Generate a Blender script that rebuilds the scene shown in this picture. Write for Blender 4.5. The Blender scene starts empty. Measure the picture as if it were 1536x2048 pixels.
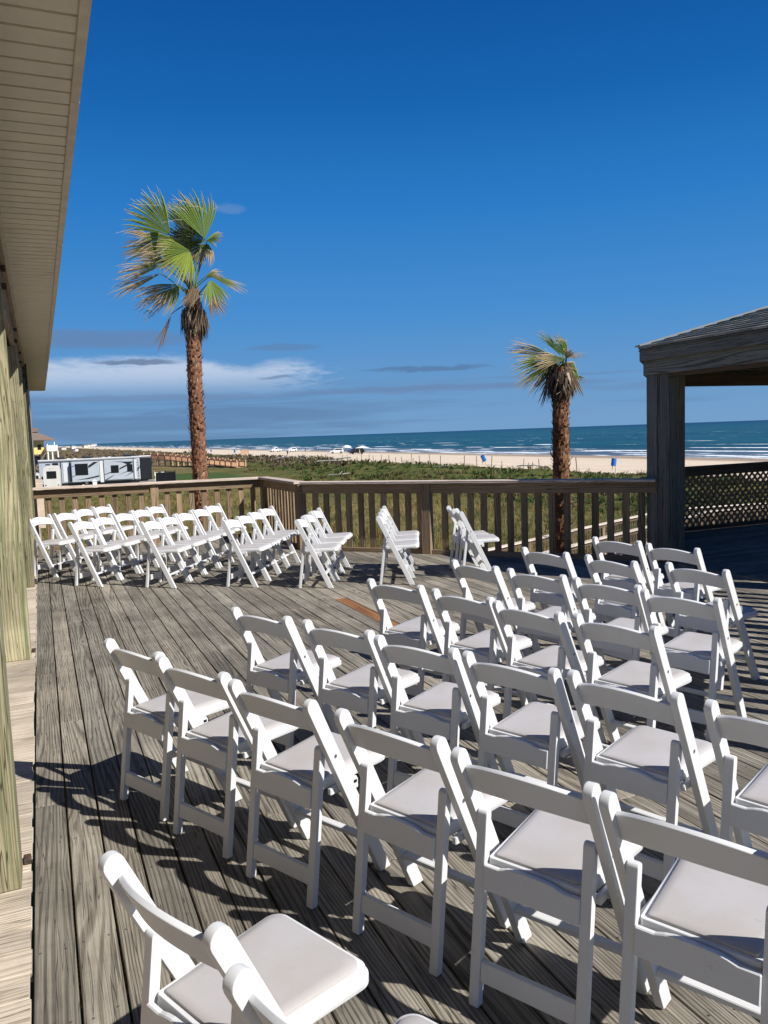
import bpy, bmesh, math, random
import numpy as np
from mathutils import Vector, Matrix
random.seed(7); np.random.seed(7)
R_ = math.radians
S = bpy.context.scene
COL = S.collection

# ------------------------------------------------------------------ camera, sky, sun, exposure
F_, W_, H_ = 1600.0, 1536.0, 2048.0
yaw, pit, rol = R_(23.1), math.atan(157/1600), math.atan(.0354)
fw = Vector((math.sin(yaw)*math.cos(pit), math.cos(yaw)*math.cos(pit), -math.sin(pit)))
r0 = Vector((math.cos(yaw), -math.sin(yaw), 0)); u0 = r0.cross(fw)
Rv = r0*math.cos(rol) - u0*math.sin(rol); Uv = r0*math.sin(rol) + u0*math.cos(rol)
cam = bpy.data.cameras.new("camera"); camo = bpy.data.objects.new("camera", cam); COL.objects.link(camo)
cam.sensor_fit = 'VERTICAL'; cam.sensor_height = 24.0; cam.lens = 24.0*F_/H_
cam.clip_start = .05; cam.clip_end = 120000
m = Matrix.Identity(4)
for i in range(3):
    m[i][0] = Rv[i]; m[i][1] = Uv[i]; m[i][2] = -fw[i]
m[2][3] = 1.75
camo.matrix_world = m
S.camera = camo
S.render.resolution_x = 768; S.render.resolution_y = 1024
S.view_settings.view_transform = 'Standard'; S.view_settings.look = 'None'
S.view_settings.gamma = 1; S.view_settings.exposure = 0.4
SUN_AZ, SUN_EL = R_(-54.5), R_(40)           # angle from +X, elevation
sd = Vector((math.cos(SUN_AZ)*math.cos(SUN_EL), math.sin(SUN_AZ)*math.cos(SUN_EL), math.sin(SUN_EL)))
sl = bpy.data.lights.new("sun", 'SUN'); so = bpy.data.objects.new("sun", sl); COL.objects.link(so)
sl.energy = 5.0; sl.angle = R_(.5); sl.color = (1, .965, .91)
so.rotation_euler = sd.to_track_quat('Z', 'Y').to_euler(); so.location = (0, 0, 30)

class NT:
    def __init__(s, tree): s.t = tree; s.n = tree.nodes; s.l = tree.links
    def new(s, typ, **k):
        n = s.n.new(typ)
        for a, b in k.items(): setattr(n, a, b)
        return n
    def put(s, sock, v):
        if hasattr(v, 'is_linked') or isinstance(v, bpy.types.NodeSocket): s.l.new(v, sock)
        elif v is not None: sock.default_value = v
    def m(s, op, a, b=None, c=None, clamp=False):
        n = s.new('ShaderNodeMath', operation=op, use_clamp=clamp)
        s.put(n.inputs[0], a)
        if b is not None: s.put(n.inputs[1], b)
        if c is not None: s.put(n.inputs[2], c)
        return n.outputs[0]
    def ss(s, v, a, b, lo=0., hi=1.):       # smoothstep map
        n = s.new('ShaderNodeMapRange', interpolation_type='SMOOTHSTEP')
        s.put(n.inputs[0], v); s.put(n.inputs[1], a); s.put(n.inputs[2], b)
        n.inputs[3].default_value = lo; n.inputs[4].default_value = hi
        return n.outputs[0]
    def xyz(s, x, y, z=0.):
        n = s.new('ShaderNodeCombineXYZ'); s.put(n.inputs[0], x); s.put(n.inputs[1], y); s.put(n.inputs[2], z); return n.outputs[0]
    def sep(s, v):
        n = s.new('ShaderNodeSeparateXYZ'); s.l.new(v, n.inputs[0]); return n.outputs
    def noise(s, vec, scale=1., det=3., rough=.5, dist=0.):
        n = s.new('ShaderNodeTexNoise'); s.l.new(vec, n.inputs['Vector'])
        n.inputs['Scale'].default_value = scale; n.inputs['Detail'].default_value = det
        n.inputs['Roughness'].default_value = rough; n.inputs['Distortion'].default_value = dist
        return n.outputs['Fac']
    def mix(s, f, a, b, mode='MIX'):
        n = s.new('ShaderNodeMix', data_type='RGBA', blend_type=mode)
        s.put(n.inputs[0], f); s.put(n.inputs[6], a if not isinstance(a, tuple) else (*a, 1)[:4]); s.put(n.inputs[7], b if not isinstance(b, tuple) else (*b, 1)[:4])
        return n.outputs[2]
    def ramp(s, v, stops):
        n = s.new('ShaderNodeValToRGB'); s.put(n.inputs[0], v); e = n.color_ramp.elements
        while len(e) < len(stops): e.new(.5)
        for k, (p, c) in enumerate(stops): e[k].position = p; e[k].color = (*c, 1)
        return n.outputs[0]

world = bpy.data.worlds.new("World"); S.world = world; world.use_nodes = True
w = NT(world.node_tree); w.n.clear()
sky = w.new('ShaderNodeTexSky', sky_type='NISHITA'); sky.sun_disc = False
sky.sun_elevation = SUN_EL; sky.sun_rotation = math.pi/2 - SUN_AZ
sky.altitude = 0; sky.air_density = 1.0; sky.dust_density = .25; sky.ozone_density = 3.0
tc = w.new('ShaderNodeTexCoord'); sx, sy, sz = w.sep(tc.outputs['Generated'])
el = w.m('MULTIPLY', w.m('ARCSINE', sz), 57.2958)
az = w.m('MULTIPLY', w.m('ARCTAN2', sx, sy), 57.2958)
# clear-air blue by elevation, laid over the physical sky
G_ = 1/.085
def sc(c, k=1.): return tuple(x*G_*k for x in c)
deepb = w.ramp(w.m('DIVIDE', el, 90.), [(0., (.165, .345, .60)), (.035, (.135, .32, .60)), (.09, (.062, .27, .63)), (.17, (.020, .195, .570)), (.24, (.006, .125, .435)), (.31, (.002, .085, .345)), (.45, (.001, .055, .26)), (1., (.002, .035, .17))])
sv = w.new('ShaderNodeVectorMath', operation='SCALE'); w.l.new(deepb, sv.inputs[0]); sv.inputs['Scale'].default_value = G_
base = w.mix(.96, sky.outputs[0], sv.outputs[0])
n1 = w.noise(w.xyz(w.m('MULTIPLY', az, .10), w.m('MULTIPLY', el, .55), 2.3), 1., 6, .6, .4)
n2 = w.noise(w.xyz(w.m('MULTIPLY', az, .06), w.m('MULTIPLY', el, .9), 7.7), 1., 5, .55, .5)
n3 = w.noise(w.xyz(w.m('MULTIPLY', az, .35), w.m('MULTIPLY', el, 1.3), 4.1), 1., 5, .6)
def blob(a0, ra, e0, re, soft=.6, warp=.7):      # soft elliptical wisp at azimuth a0, elevation e0
    dx = w.m('DIVIDE', w.m('SUBTRACT', az, a0), ra)
    e_ = w.m('SUBTRACT', w.m('SUBTRACT', el, e0), w.m('MULTIPLY', w.m('SUBTRACT', n3, .5), warp))
    dy = w.m('DIVIDE', e_, re)
    d = w.m('ADD', w.m('MULTIPLY', dx, dx), w.m('MULTIPLY', dy, dy))
    return w.ss(d, 1., soft*.3, 0., 1.)
def over(c, f, col): return w.mix(f, c, col)
K = 11.0
# low blue-grey veil
veil = w.m('MULTIPLY', w.ss(el, 4.4, 2.4), w.ss(w.m('ADD', n2, w.m('MULTIPLY', az, -.006)), .25, .55))
c = over(base, w.m('MULTIPLY', veil, .55), (.17*K*.62, .30*K*.62, .55*K*.62))
# bright bank
dz_ = w.m('DIVIDE', w.m('SUBTRACT', az, 13.7), 2.3); dip = w.m('EXPONENT', w.m('MULTIPLY', w.m('MULTIPLY', dz_, dz_), -1.))
n4 = w.noise(w.xyz(w.m('MULTIPLY', az, .9), w.m('MULTIPLY', el, 3.2), 1.1), 1., 6, .65)
top = w.m('ADD', 5.85, w.m('ADD', w.m('MULTIPLY', w.m('SUBTRACT', n3, .5), .9), w.m('MULTIPLY', w.m('SUBTRACT', n4, .5), .5)))
top = w.m('SUBTRACT', top, w.m('ADD', w.m('MULTIPLY', dip, .75), w.m('MULTIPLY', w.m('MAXIMUM', w.m('SUBTRACT', az, 16.), 0.), .20)))
bank = w.m('MULTIPLY', w.ss(w.m('SUBTRACT', top, el), -.1, .75), w.ss(el, 2.6, 5.0))
bank = w.m('MULTIPLY', bank, w.ss(w.m('ADD', az, w.m('MULTIPLY', w.m('SUBTRACT', n4, .5), 12.)), 20.5, 15.))
bank = w.m('MULTIPLY', bank, w.ss(w.m('ADD', n1, w.m('MULTIPLY', n4, .5)), .42, .78, .55, 1.))
c = over(c, w.m('MULTIPLY', bank, .9), (.58*K*.97, .69*K*.97, .87*K*.97))
for a0, ra, e0, re, k, col in ((3.5, 8.5, 6.9, .75, .55, (.20, .28, .47)), (6.4, 3.4, 5.35, .19, .8, (.17, .26, .45)), (16.5, 3.2, 6.2, .28, .45, (.16, .27, .47)),
        (6, 12, 2.95, .30, .55, (.22, .33, .56)), (26.5, 5.5, 4.45, .22, .7, (.13, .25, .47)), (28, 14, 3.05, .35, .5, (.20, .31, .55)),
        (13.1, 1.5, 15.3, .35, .3, (.30, .46, .75)), (44, 9, 2.6, .4, .35, (.2, .31, .55)), (15.8, 1.5, 4.2, .13, .6, (.2, .3, .5)),
        (36, 8, 3.6, .12, .35, (.18, .3, .52)), (-12, 11, 4.9, .9, .7, (.55, .62, .8))):
    c = over(c, w.m('MULTIPLY', blob(a0, ra, e0, re), k), tuple(x*K*.80 for x in col))
bg = w.new('ShaderNodeBackground'); bg.inputs['Strength'].default_value = .0645
w.l.new(c, bg.inputs['Color'])
wo = w.new('ShaderNodeOutputWorld'); w.l.new(bg.outputs[0], wo.inputs[0])

# ------------------------------------------------------------------ materials
def mat(name, col=(.5, .5, .5), rough=.6, spec=.5, metal=0.):
    M = bpy.data.materials.new(name); M.use_nodes = True
    b = M.node_tree.nodes['Principled BSDF']
    b.inputs['Base Color'].default_value = (*col, 1); b.inputs['Roughness'].default_value = rough
    b.inputs['Specular IOR Level'].default_value = spec; b.inputs['Metallic'].default_value = metal
    return M
def nt(M): t = NT(M.node_tree); return t, M.node_tree.nodes['Principled BSDF']
def noisy(name, a, b_, scale, rough=.7, bump=0., spec=.4, det=5, stretch=(1, 1, 1)):
    M = mat(name, a, rough, spec); t, b = nt(M)
    o = t.new('ShaderNodeTexCoord'); mp = t.new('ShaderNodeMapping'); mp.inputs['Scale'].default_value = stretch
    t.l.new(o.outputs['Object'], mp.inputs[0])
    f = t.noise(mp.outputs[0], scale, det, .6)
    t.l.new(t.mix(t.ss(f, .35, .65), a, b_), b.inputs['Base Color'])
    if bump:
        bp = t.new('ShaderNodeBump'); bp.inputs['Strength'].default_value = bump; bp.inputs['Distance'].default_value = .01
        t.l.new(f, bp.inputs['Height']); t.l.new(bp.outputs[0], b.inputs['Normal'])
    return M
def wood(name, dark, mid, light, var=.35, freq=70., knots=1., crack=.6, rough=.8, bump=.5, streak=None, tone2=None, spec=.25, ringw=.26, sscale=14., stain=0.):
    M = mat(name, mid, rough, spec); t, b = nt(M)
    uv = t.new('ShaderNodeUVMap'); u, v, _ = t.sep(uv.outputs[0])
    at = t.new('ShaderNodeAttribute'); at.attribute_name = 'rnd'; rn = at.outputs['Fac']
    off = t.m('MULTIPLY', rn, 47.3)
    # slow warped field whose contour lines make the cathedral grain
    wv = t.m('ADD', v, t.m('MULTIPLY', t.m('SUBTRACT', t.noise(t.xyz(t.m('MULTIPLY', u, 2.2), t.m('MULTIPLY', v, 9.), off), 1., 2), .5), .012))
    field = t.noise(t.xyz(t.m('MULTIPLY', u, .36), t.m('MULTIPLY', wv, 4.6), off), 1., 1.5, .4)
    # knots: sparse elongated cells
    vo = t.new('ShaderNodeTexVoronoi'); vo.inputs['Scale'].default_value = 1.0; vo.inputs['Randomness'].default_value = 1
    t.l.new(t.xyz(t.m('MULTIPLY', u, 1.35), t.m('MULTIPLY', v, 4.6), off), vo.inputs['Vector'])
    kd = vo.outputs['Distance']
    kn = t.ss(kd, .30, .0); kcore = t.ss(kd, .085, .035)
    fld = t.m('ADD', field, t.m('MULTIPLY', kn, .10*knots))
    lf = t.m('ADD', freq*2.2, t.m('MULTIPLY', t.m('FRACT', t.m('MULTIPLY', rn, 5.7)), freq*5.))
    ring = t.m('SINE', t.m('ADD', t.m('MULTIPLY', fld, freq*1.15), t.m('MULTIPLY', wv, lf)))
    rl = t.ss(ring, -.2, .95)
    fib = t.noise(t.xyz(t.m('MULTIPLY', u, 3.), t.m('MULTIPLY', v, 260.), off), 1., 3, .7)
    fib2 = t.noise(t.xyz(t.m('MULTIPLY', u, 1.1), t.m('MULTIPLY', v, 55.), off), 1., 4, .65)
    ck = t.noise(t.xyz(t.m('MULTIPLY', u, .9), t.m('MULTIPLY', wv, 34.), t.m('ADD', off, 9.)), 1., 2, .5)
    ckm = t.m('MULTIPLY', t.ss(t.m('ABSOLUTE', t.m('SUBTRACT', ck, .5)), .016, .002), crack)
    blot = t.noise(t.xyz(t.m('MULTIPLY', u, .9), t.m('MULTIPLY', v, 3.), t.m('ADD', off, 3.)), 1., 4, .6)
    g = t.m('ADD', t.m('MULTIPLY', fib, .62), t.m('ADD', t.m('MULTIPLY', fib2, .55), t.m('MULTIPLY', blot, .5)))
    g = t.m('SUBTRACT', g, t.m('MULTIPLY', rl, ringw))
    colr = t.ramp(g, [(.38, dark), (.64, mid), (.95, light)])
    vr = t.m('ADD', 1. - var/2, t.m('MULTIPLY', rn, var))
    if tone2:
        rr = t.m('FRACT', t.m('MULTIPLY', rn, 7.31))
        colr = t.mix(t.m('MULTIPLY', rr, .75), colr, t.mix(1., colr, tone2, 'MULTIPLY'))
    if streak:
        sn = t.noise(t.xyz(t.m('MULTIPLY', u, .5), t.m('MULTIPLY', v, sscale), off), 1., 4, .65)
        colr = t.mix(t.ss(sn, .5, .66), colr, streak)
    colr = t.mix(t.m('MULTIPLY', kcore, .7*knots, clamp=True), colr, dark)
    colr = t.mix(ckm, colr, tuple(x*.25 for x in dark))
    if stain:
        oc = t.new('ShaderNodeTexCoord'); s1_ = t.noise(oc.outputs['Object'], 1.3, 6, .68); s2_ = t.noise(oc.outputs['Object'], 9., 5, .7)
        vr = t.m('MULTIPLY', vr, t.ss(s1_, .30, .68, 1.-stain, 1.+stain*.45))
        vr = t.m('MULTIPLY', vr, t.ss(s2_, .60, .74, 1., 1.-stain*.8))
    cm = t.new('ShaderNodeVectorMath', operation='SCALE'); t.l.new(colr, cm.inputs[0]); t.l.new(vr, cm.inputs['Scale'])
    t.l.new(cm.outputs[0], b.inputs['Base Color'])
    h = t.m('SUBTRACT', t.m('ADD', t.m('MULTIPLY', fib, .5), t.m('MULTIPLY', fib2, .4)), t.m('ADD', t.m('MULTIPLY', rl, .5), t.m('MULTIPLY', ckm, 1.5)))
    bp = t.new('ShaderNodeBump'); bp.inputs['Strength'].default_value = bump; bp.inputs['Distance'].default_value = .003
    t.l.new(h, bp.inputs['Height']); t.l.new(bp.outputs[0], b.inputs['Normal'])
    return M
M = {}
M['deck'] = wood('deck_wood', (.040, .034, .026), (.172, .148, .115), (.375, .332, .262), var=.5, tone2=(.74, .78, .83), ringw=.20, stain=.32)
M['porch'] = wood('porch_wood', (.28, .22, .16), (.50, .42, .32), (.62, .54, .44), var=.3, freq=60, stain=.25)
M['plank'] = wood('new_plank_wood', (.13, .055, .022), (.25, .115, .045), (.34, .17, .07), var=.1)
M['rail'] = wood('rail_wood', (.06, .038, .022), (.22, .145, .085), (.37, .265, .165), var=.5, tone2=(.85, .92, .95))
M['cap'] = wood('cap_wood', (.22, .16, .12), (.54, .43, .35), (.68, .57, .48), var=.2, freq=50)
M['gaz'] = wood('gazebo_wood', (.020, .019, .015), (.128, .125, .10), (.235, .23, .19), var=.3, knots=1.)
M['gdark'] = wood('gazebo_brown_wood', (.03, .02, .013), (.10, .068, .045), (.16, .115, .08), var=.3)
M['lattice'] = mat('lattice_wood', (.30, .19, .125), .8, .2)
M['post'] = wood('treated_post_wood', (.085, .062, .032), (.225, .20, .115), (.36, .33, .21), var=.7, freq=55, streak=(.15, .165, .08), crack=.8, sscale=22., stain=.3)
M['walk'] = wood('boardwalk_wood', (.25, .19, .14), (.55, .46, .37), (.70, .62, .52), var=.3)
M['owood'] = wood('new_walk_wood', (.35, .18, .09), (.62, .36, .20), (.70, .44, .27), var=.3)
M['drift'] = wood('driftwood', (.2, .17, .13), (.48, .43, .36), (.68, .62, .54), var=.4)
M['plastic'] = mat('white_resin', (.655, .66, .66), .38, .45)
t, b = nt(M['plastic']); o_ = t.new('ShaderNodeTexCoord')
oi = t.new('ShaderNodeObjectInfo')
va = t.new('ShaderNodeVectorMath', operation='ADD'); t.l.new(o_.outputs['Object'], va.inputs[0]); t.l.new(oi.outputs['Location'], va.inputs[1])
f1 = t.noise(va.outputs[0], 9., 5, .65)
f2 = t.noise(va.outputs[0], 60., 4, .7)
dirt = t.m('MULTIPLY', t.ss(f1, .52, .75), t.ss(f2, .45, .75))
t.l.new(t.mix(t.m('MULTIPLY', dirt, .7), (.655, .66, .66), (.44, .415, .38)), b.inputs['Base Color'])
t.l.new(t.ss(f2, .3, .7, .30, .48), b.inputs['Roughness'])
M['pad'] = mat('seat_vinyl', (.60, .575, .57), .5, .35)
t, b = nt(M['pad']); o_ = t.new('ShaderNodeTexCoord'); oi = t.new('ShaderNodeObjectInfo')
va = t.new('ShaderNodeVectorMath', operation='ADD'); t.l.new(o_.outputs['Object'], va.inputs[0])
rv = t.new('ShaderNodeVectorMath', operation='SCALE'); rv.inputs['Scale'].default_value = 5.; t.l.new(oi.outputs['Location'], rv.inputs[0]); t.l.new(rv.outputs[0], va.inputs[1])
f1 = t.noise(va.outputs[0], 4., 4, .6); f2 = t.noise(va.outputs[0], 30., 3, .6)
cc = t.mix(t.ss(f1, .3, .7), (.47, .45, .45), (.43, .40, .375)); cc = t.mix(t.m('MULTIPLY', t.ss(f2, .66, .74), .35), cc, (.35, .32, .29))
t.l.new(cc, b.inputs['Base Color'])
bp = t.new('ShaderNodeBump'); bp.inputs['Strength'].default_value = .12; bp.inputs['Distance'].default_value = .01; t.l.new(f1, bp.inputs['Height']); t.l.new(bp.outputs[0], b.inputs['Normal'])
M['bolt'] = mat('bolt_metal', (.25, .25, .25), .4, .5, .8)
M['rust'] = noisy('rusty_iron', (.10, .05, .03), (.03, .025, .02), 40, .8)
M['black'] = mat('black_paint', (.012, .013, .015), .35)
M['glass'] = mat('dark_glass', (.010, .013, .016), .08, .6)
M['rubber'] = mat('tyre_rubber', (.015, .015, .015), .8)
M['soffit'] = noisy('beige_vinyl_soffit', (.64, .595, .51), (.58, .54, .465), 3., .55)
M['trim'] = noisy('beige_trim', (.60, .53, .43), (.48, .42, .34), 5., .5)
M['siding'] = noisy('tan_siding', (.52, .43, .34), (.44, .36, .28), 6., .7)
M['shingle'] = mat('asphalt_shingle', (.2, .2, .19), .95, .15)
t, b = nt(M['shingle']); at = t.new('ShaderNodeAttribute'); at.attribute_name = 'rnd'; o_ = t.new('ShaderNodeTexCoord')
g = t.noise(o_.outputs['Object'], 160., 2, .8)
sh = t.m('ADD', t.m('MULTIPLY', at.outputs['Fac'], .6), t.m('MULTIPLY', g, .5))
t.l.new(t.ramp(sh, [(.1, (.13, .135, .125)), (.6, (.27, .27, .24)), (1., (.36, .35, .31))]), b.inputs['Base Color'])
M['rvw'] = noisy('rv_panel', (.40, .44, .47), (.37, .41, .44), 1.2, .3)
M['rvwhite'] = mat('rv_white', (.58, .59, .58), .35)
M['rvbeige'] = noisy('camper_beige', (.62, .60, .54), (.55, .53, .48), 2., .4)
M['grey'] = mat('grey_paint', (.22, .21, .20), .5)
M['blue'] = noisy('barrel_blue', (.01, .16, .55), (.015, .12, .42), 6., .45)
M['white'] = mat('white_paint', (.80, .80, .78), .5)
M['yellow'] = mat('yellow_wall', (.72, .62, .22), .7)
M['brown'] = noisy('brown_roof', (.24, .17, .13), (.18, .13, .10), 4., .9)
M['navy'] = mat('navy_paint', (.02, .04, .14), .3)
M['carblack'] = mat('car_black', (.012, .014, .016), .2)
M['carwhite'] = mat('car_white', (.80, .81, .82), .25)
M['skin'] = mat('skin', (.45, .27, .19), .6)
M['shirt'] = mat('pale_green_shirt', (.42, .62, .50), .8)
M['dark'] = mat('dark_clothes', (.03, .035, .06), .8)

# frond / grass materials use a colour attribute 'col'
def attrmat(name, rough=.6, trans=0., spec=.3):
    Mx = mat(name, (.5, .5, .5), rough, spec); t, b = nt(Mx)
    a = t.new('ShaderNodeAttribute'); a.attribute_name = 'col'
    t.l.new(a.outputs['Color'], b.inputs['Base Color'])
    if trans:
        tr = t.new('ShaderNodeBsdfTranslucent'); t.l.new(a.outputs['Color'], tr.inputs['Color'])
        mx = t.new('ShaderNodeMixShader'); mx.inputs[0].default_value = trans
        out = [n for n in t.n if n.type == 'OUTPUT_MATERIAL'][0]
        t.l.new(b.outputs[0], mx.inputs[1]); t.l.new(tr.outputs[0], mx.inputs[2]); t.l.new(mx.outputs[0], out.inputs[0])
    return Mx
M['frond'] = attrmat('palm_frond', .6, .22, .3)
M['bark'] = attrmat('palm_bark', .9, 0, .15)
M['grass'] = attrmat('dune_grass', .7, .2, .2)

# ------------------------------------------------------------------ mesh helpers
class MB:
    def __init__(s): s.v = []; s.f = []; s.uv = []; s.r = []; s.mi = []
    def quadmesh(s, vs, fs, uvs=None, rnd=.5, mi=0):
        n = len(s.v); s.v += [tuple(p) for p in vs]
        for k, f in enumerate(fs):
            s.f.append([n+i for i in f]); s.uv.append(uvs[k] if uvs else [(0, 0)]*len(f)); s.r.append(rnd); s.mi.append(mi)
    def box(s, c, size, ax=None, rnd=None, mi=0, L=None, taper=None):
        """oriented box; ax = three unit vectors; grain runs along the longest axis"""
        if rnd is None: rnd = random.random()
        c = Vector(c); ax = ax or (Vector((1, 0, 0)), Vector((0, 1, 0)), Vector((0, 0, 1)))
        h = [x/2 for x in size]
        if L is None: L = max(range(3), key=lambda i: size[i])
        P = []; loc = []
        for sx in (-1, 1):
            for sy in (-1, 1):
                for sz in (-1, 1):
                    l = [sx*h[0], sy*h[1], sz*h[2]]
                    if taper and sz > 0: l[0] *= taper; l[1] *= taper
                    loc.append(l); P.append(c + ax[0]*l[0] + ax[1]*l[1] + ax[2]*l[2])
        F = [(0, 1, 3, 2), (4, 6, 7, 5), (0, 4, 5, 1), (2, 3, 7, 6), (0, 2, 6, 4), (1, 5, 7, 3)]
        N = [0, 0, 1, 1, 2, 2]; uvs = []
        ou, ov = rnd*31., rnd*17.
        for f, nx in zip(F, N):
            o = [i for i in range(3) if i != nx]
            if L in o: o.remove(L); ua, va = L, o[0]
            else: ua, va = o
            uvs.append([(loc[i][ua]+ou, loc[i][va]+ov+nx*.37) for i in f])
        s.quadmesh(P, F, uvs, rnd, mi)
    def beam(s, a, b, w, t, up=Vector((0, 0, 1)), rnd=None, mi=0):
        """box from a to b, width w (sideways), thickness t (along up)"""
        a = Vector(a); b = Vector(b); d = (b-a); L = d.length; d = d/L
        side = d.cross(up)
        if side.length < 1e-4: side = Vector((1, 0, 0))
        side.normalize(); u = side.cross(d)
        s.box((a+b)/2, (w, L, t), (side, d, u), rnd, mi, L=1)
    def prism(s, pts, x0, x1, M4=None, rnd=.5, mi=0, plane='YZ'):
        """2D outline (a,b) extruded; plane YZ -> extrude X"""
        n = len(pts)
        def P(x, p):
            if plane == 'YZ': q = Vector((x, p[0], p[1]))
            elif plane == 'XY': q = Vector((p[0], p[1], x))
            else: q = Vector((p[0], x, p[1]))
            return M4 @ q if M4 else q
        vs = [P(x0, p) for p in pts] + [P(x1, p) for p in pts]
        fs = [tuple(range(n))[::-1], tuple(range(n, 2*n))] + [(i, (i+1) % n, n+(i+1) % n, n+i) for i in range(n)]
        uvs = [[(p[1]*1., p[0]) for p in pts][::-1], [(p[1], p[0]) for p in pts]] + [[(0, 0), (.1, 0), (.1, .1), (0, .1)]]*n
        s.quadmesh(vs, fs, uvs, rnd, mi)
    def tube(s, pts, rad, seg=8, mi=0, rnd=.5, cap=True):
        pts = [Vector(p) for p in pts]; n0 = []; 
        rad = rad if isinstance(rad, (list, tuple)) else [rad]*len(pts)
        up = Vector((0, 0, 1)); vs = []
        for i, p in enumerate(pts):
            d = (pts[min(i+1, len(pts)-1)] - pts[max(i-1, 0)]).normalized()
            a = d.cross(up if abs(d.z) < .95 else Vector((1, 0, 0))).normalized(); bb = d.cross(a)
            for k in range(seg):
                th = 2*math.pi*k/seg; vs.append(p + (a*math.cos(th)+bb*math.sin(th))*rad[i])
        fs = []; uvs = []
        for i in range(len(pts)-1):
            for k in range(seg):
                k2 = (k+1) % seg
                fs.append((i*seg+k, i*seg+k2, (i+1)*seg+k2, (i+1)*seg+k)); uvs.append([(i*.2, k*.05), (i*.2, k*.05+.05), (i*.2+.2, k*.05+.05), (i*.2+.2, k*.05)])
        if cap:
            fs.append(tuple(range(seg))[::-1]); uvs.append([(0, 0)]*seg)
            fs.append(tuple(range((len(pts)-1)*seg, len(pts)*seg))); uvs.append([(0, 0)]*seg)
        s.quadmesh(vs, fs, uvs, rnd, mi)
    def build(s, name, mats, parent=None, bevel=0., seg=1, smooth=False, angle=35, recalc=True):
        me = bpy.data.meshes.new(name)
        me.from_pydata(s.v, [], s.f)
        uvl = me.uv_layers.new(name='UVMap')
        uvl.data.foreach_set('uv', [x for f in s.uv for p in f for x in p])
        a = me.attributes.new('rnd', 'FLOAT', 'FACE'); a.data.foreach_set('value', s.r)
        me.polygons.foreach_set('material_index', s.mi)
        if bevel or recalc:
            bm = bmesh.new(); bm.from_mesh(me)
            if recalc: bmesh.ops.recalc_face_normals(bm, faces=bm.faces)
            if bevel:
                es = [e for e in bm.edges if len(e.link_faces) == 2 and e.calc_face_angle(0) > R_(30)]
                bmesh.ops.bevel(bm, geom=es, offset=bevel, segments=seg, affect='EDGES', clamp_overlap=True, profile=.5)
            bm.to_mesh(me); bm.free()
        for mm in (mats if isinstance(mats, (list, tuple)) else [mats]): me.materials.append(mm)
        if smooth:
            me.shade_smooth()
            try: me.set_sharp_from_angle(angle=R_(angle))
            except Exception: pass
        o = bpy.data.objects.new(name, me); COL.objects.link(o)
        if smooth and bevel: wn_ = o.modifiers.new('WeightedNormal', 'WEIGHTED_NORMAL'); wn_.keep_sharp = True; wn_.weight = 100
        if parent: o.parent = parent
        return o
def np_mesh(name, verts, faces, mats, cols=None, parent=None, smooth=False):
    verts = np.asarray(verts, np.float32); faces = np.asarray(faces, np.int32); k = faces.shape[1]
    me = bpy.data.meshes.new(name); me.vertices.add(len(verts)); me.vertices.foreach_set('co', verts.ravel())
    me.loops.add(faces.size); me.loops.foreach_set('vertex_index', faces.ravel())
    me.polygons.add(len(faces)); me.polygons.foreach_set('loop_start', np.arange(0, faces.size, k, dtype=np.int32))
    me.update(calc_edges=True); me.validate()
    if cols is not None:
        c = np.ones((len(verts), 4), np.float32); c[:, :3] = cols
        a = me.color_attributes.new('col', 'FLOAT_COLOR', 'POINT'); a.data.foreach_set('color', c.ravel())
    for mm in (mats if isinstance(mats, (list, tuple)) else [mats]): me.materials.append(mm)
    if smooth: me.shade_smooth()
    o = bpy.data.objects.new(name, me); COL.objects.link(o)
    if parent: o.parent = parent
    return o
def tag(o, label=None, cat=None, group=None, kind=None):
    if label: o['label'] = label
    if cat: o['category'] = cat
    if group: o['group'] = group
    if kind: o['kind'] = kind
    return o
def empty(name, loc=(0, 0, 0), rz=0., label=None, cat=None, group=None):
    o = bpy.data.objects.new(name, None); COL.objects.link(o); o.location = loc; o.rotation_euler = (0, 0, rz)
    o.empty_display_size = .2
    return tag(o, label, cat, group)
def copy_tree(o, parent=None):
    c = o.copy(); COL.objects.link(c); c.parent = parent
    for ch in list(o.children): copy_tree(ch, c)
    return c
def child_space(root):     # children given in world coordinates: keep them where they are under a moved root
    for ch in root.children: ch.matrix_parent_inverse = (Matrix.Translation(root.location) @ Matrix.Rotation(root.rotation_euler.z, 4, 'Z')).inverted()

# ------------------------------------------------------------------ ground, beach, sea
GZ = -3.35
def sst(a, b_, x): t_ = np.clip((x-a)/(b_-a), 0, 1); return t_*t_*(3-2*t_)
def veg_edge(y): return 55.5 + 1.6*np.sin(y*.13) + 1.1*np.sin(y*.31+1.) - .012*np.clip(y-80, 0, 400)
def hgt(x, y):
    x = np.asarray(x, float); y = np.asarray(y, float)
    d = sst(24, 36, x)*(1-sst(48, 60, x))*(.30 + .24*np.sin(x*.42+1.3*np.sin(y*.13))*np.cos(y*.17+.6) + .16*np.sin(y*.43+x*.3)+.10*np.sin(x*1.1+y*.9))
    small = .06*np.sin(x*.9+y*.37)+.05*np.sin(y*.8-x*.5)
    beach = -sst(53, 68, x)*.72 - sst(68, 112, x)*.68 - sst(109, 150, x)*2.2
    return GZ + d + small*(1-sst(50, 62, x)) + beach
xs = np.concatenate([np.linspace(-400, -30, 14), np.linspace(-26, 130, 210), np.linspace(140, 400, 10)])
ys = np.concatenate([np.linspace(-120, 0, 14), 8*np.exp(np.linspace(0, np.log(400), 300))-4])
XX, YY = np.meshgrid(xs, ys); ZZ = hgt(XX, YY)
nx_, ny_ = len(xs), len(ys)
idx = np.arange(nx_*ny_).reshape(ny_, nx_)
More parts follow.
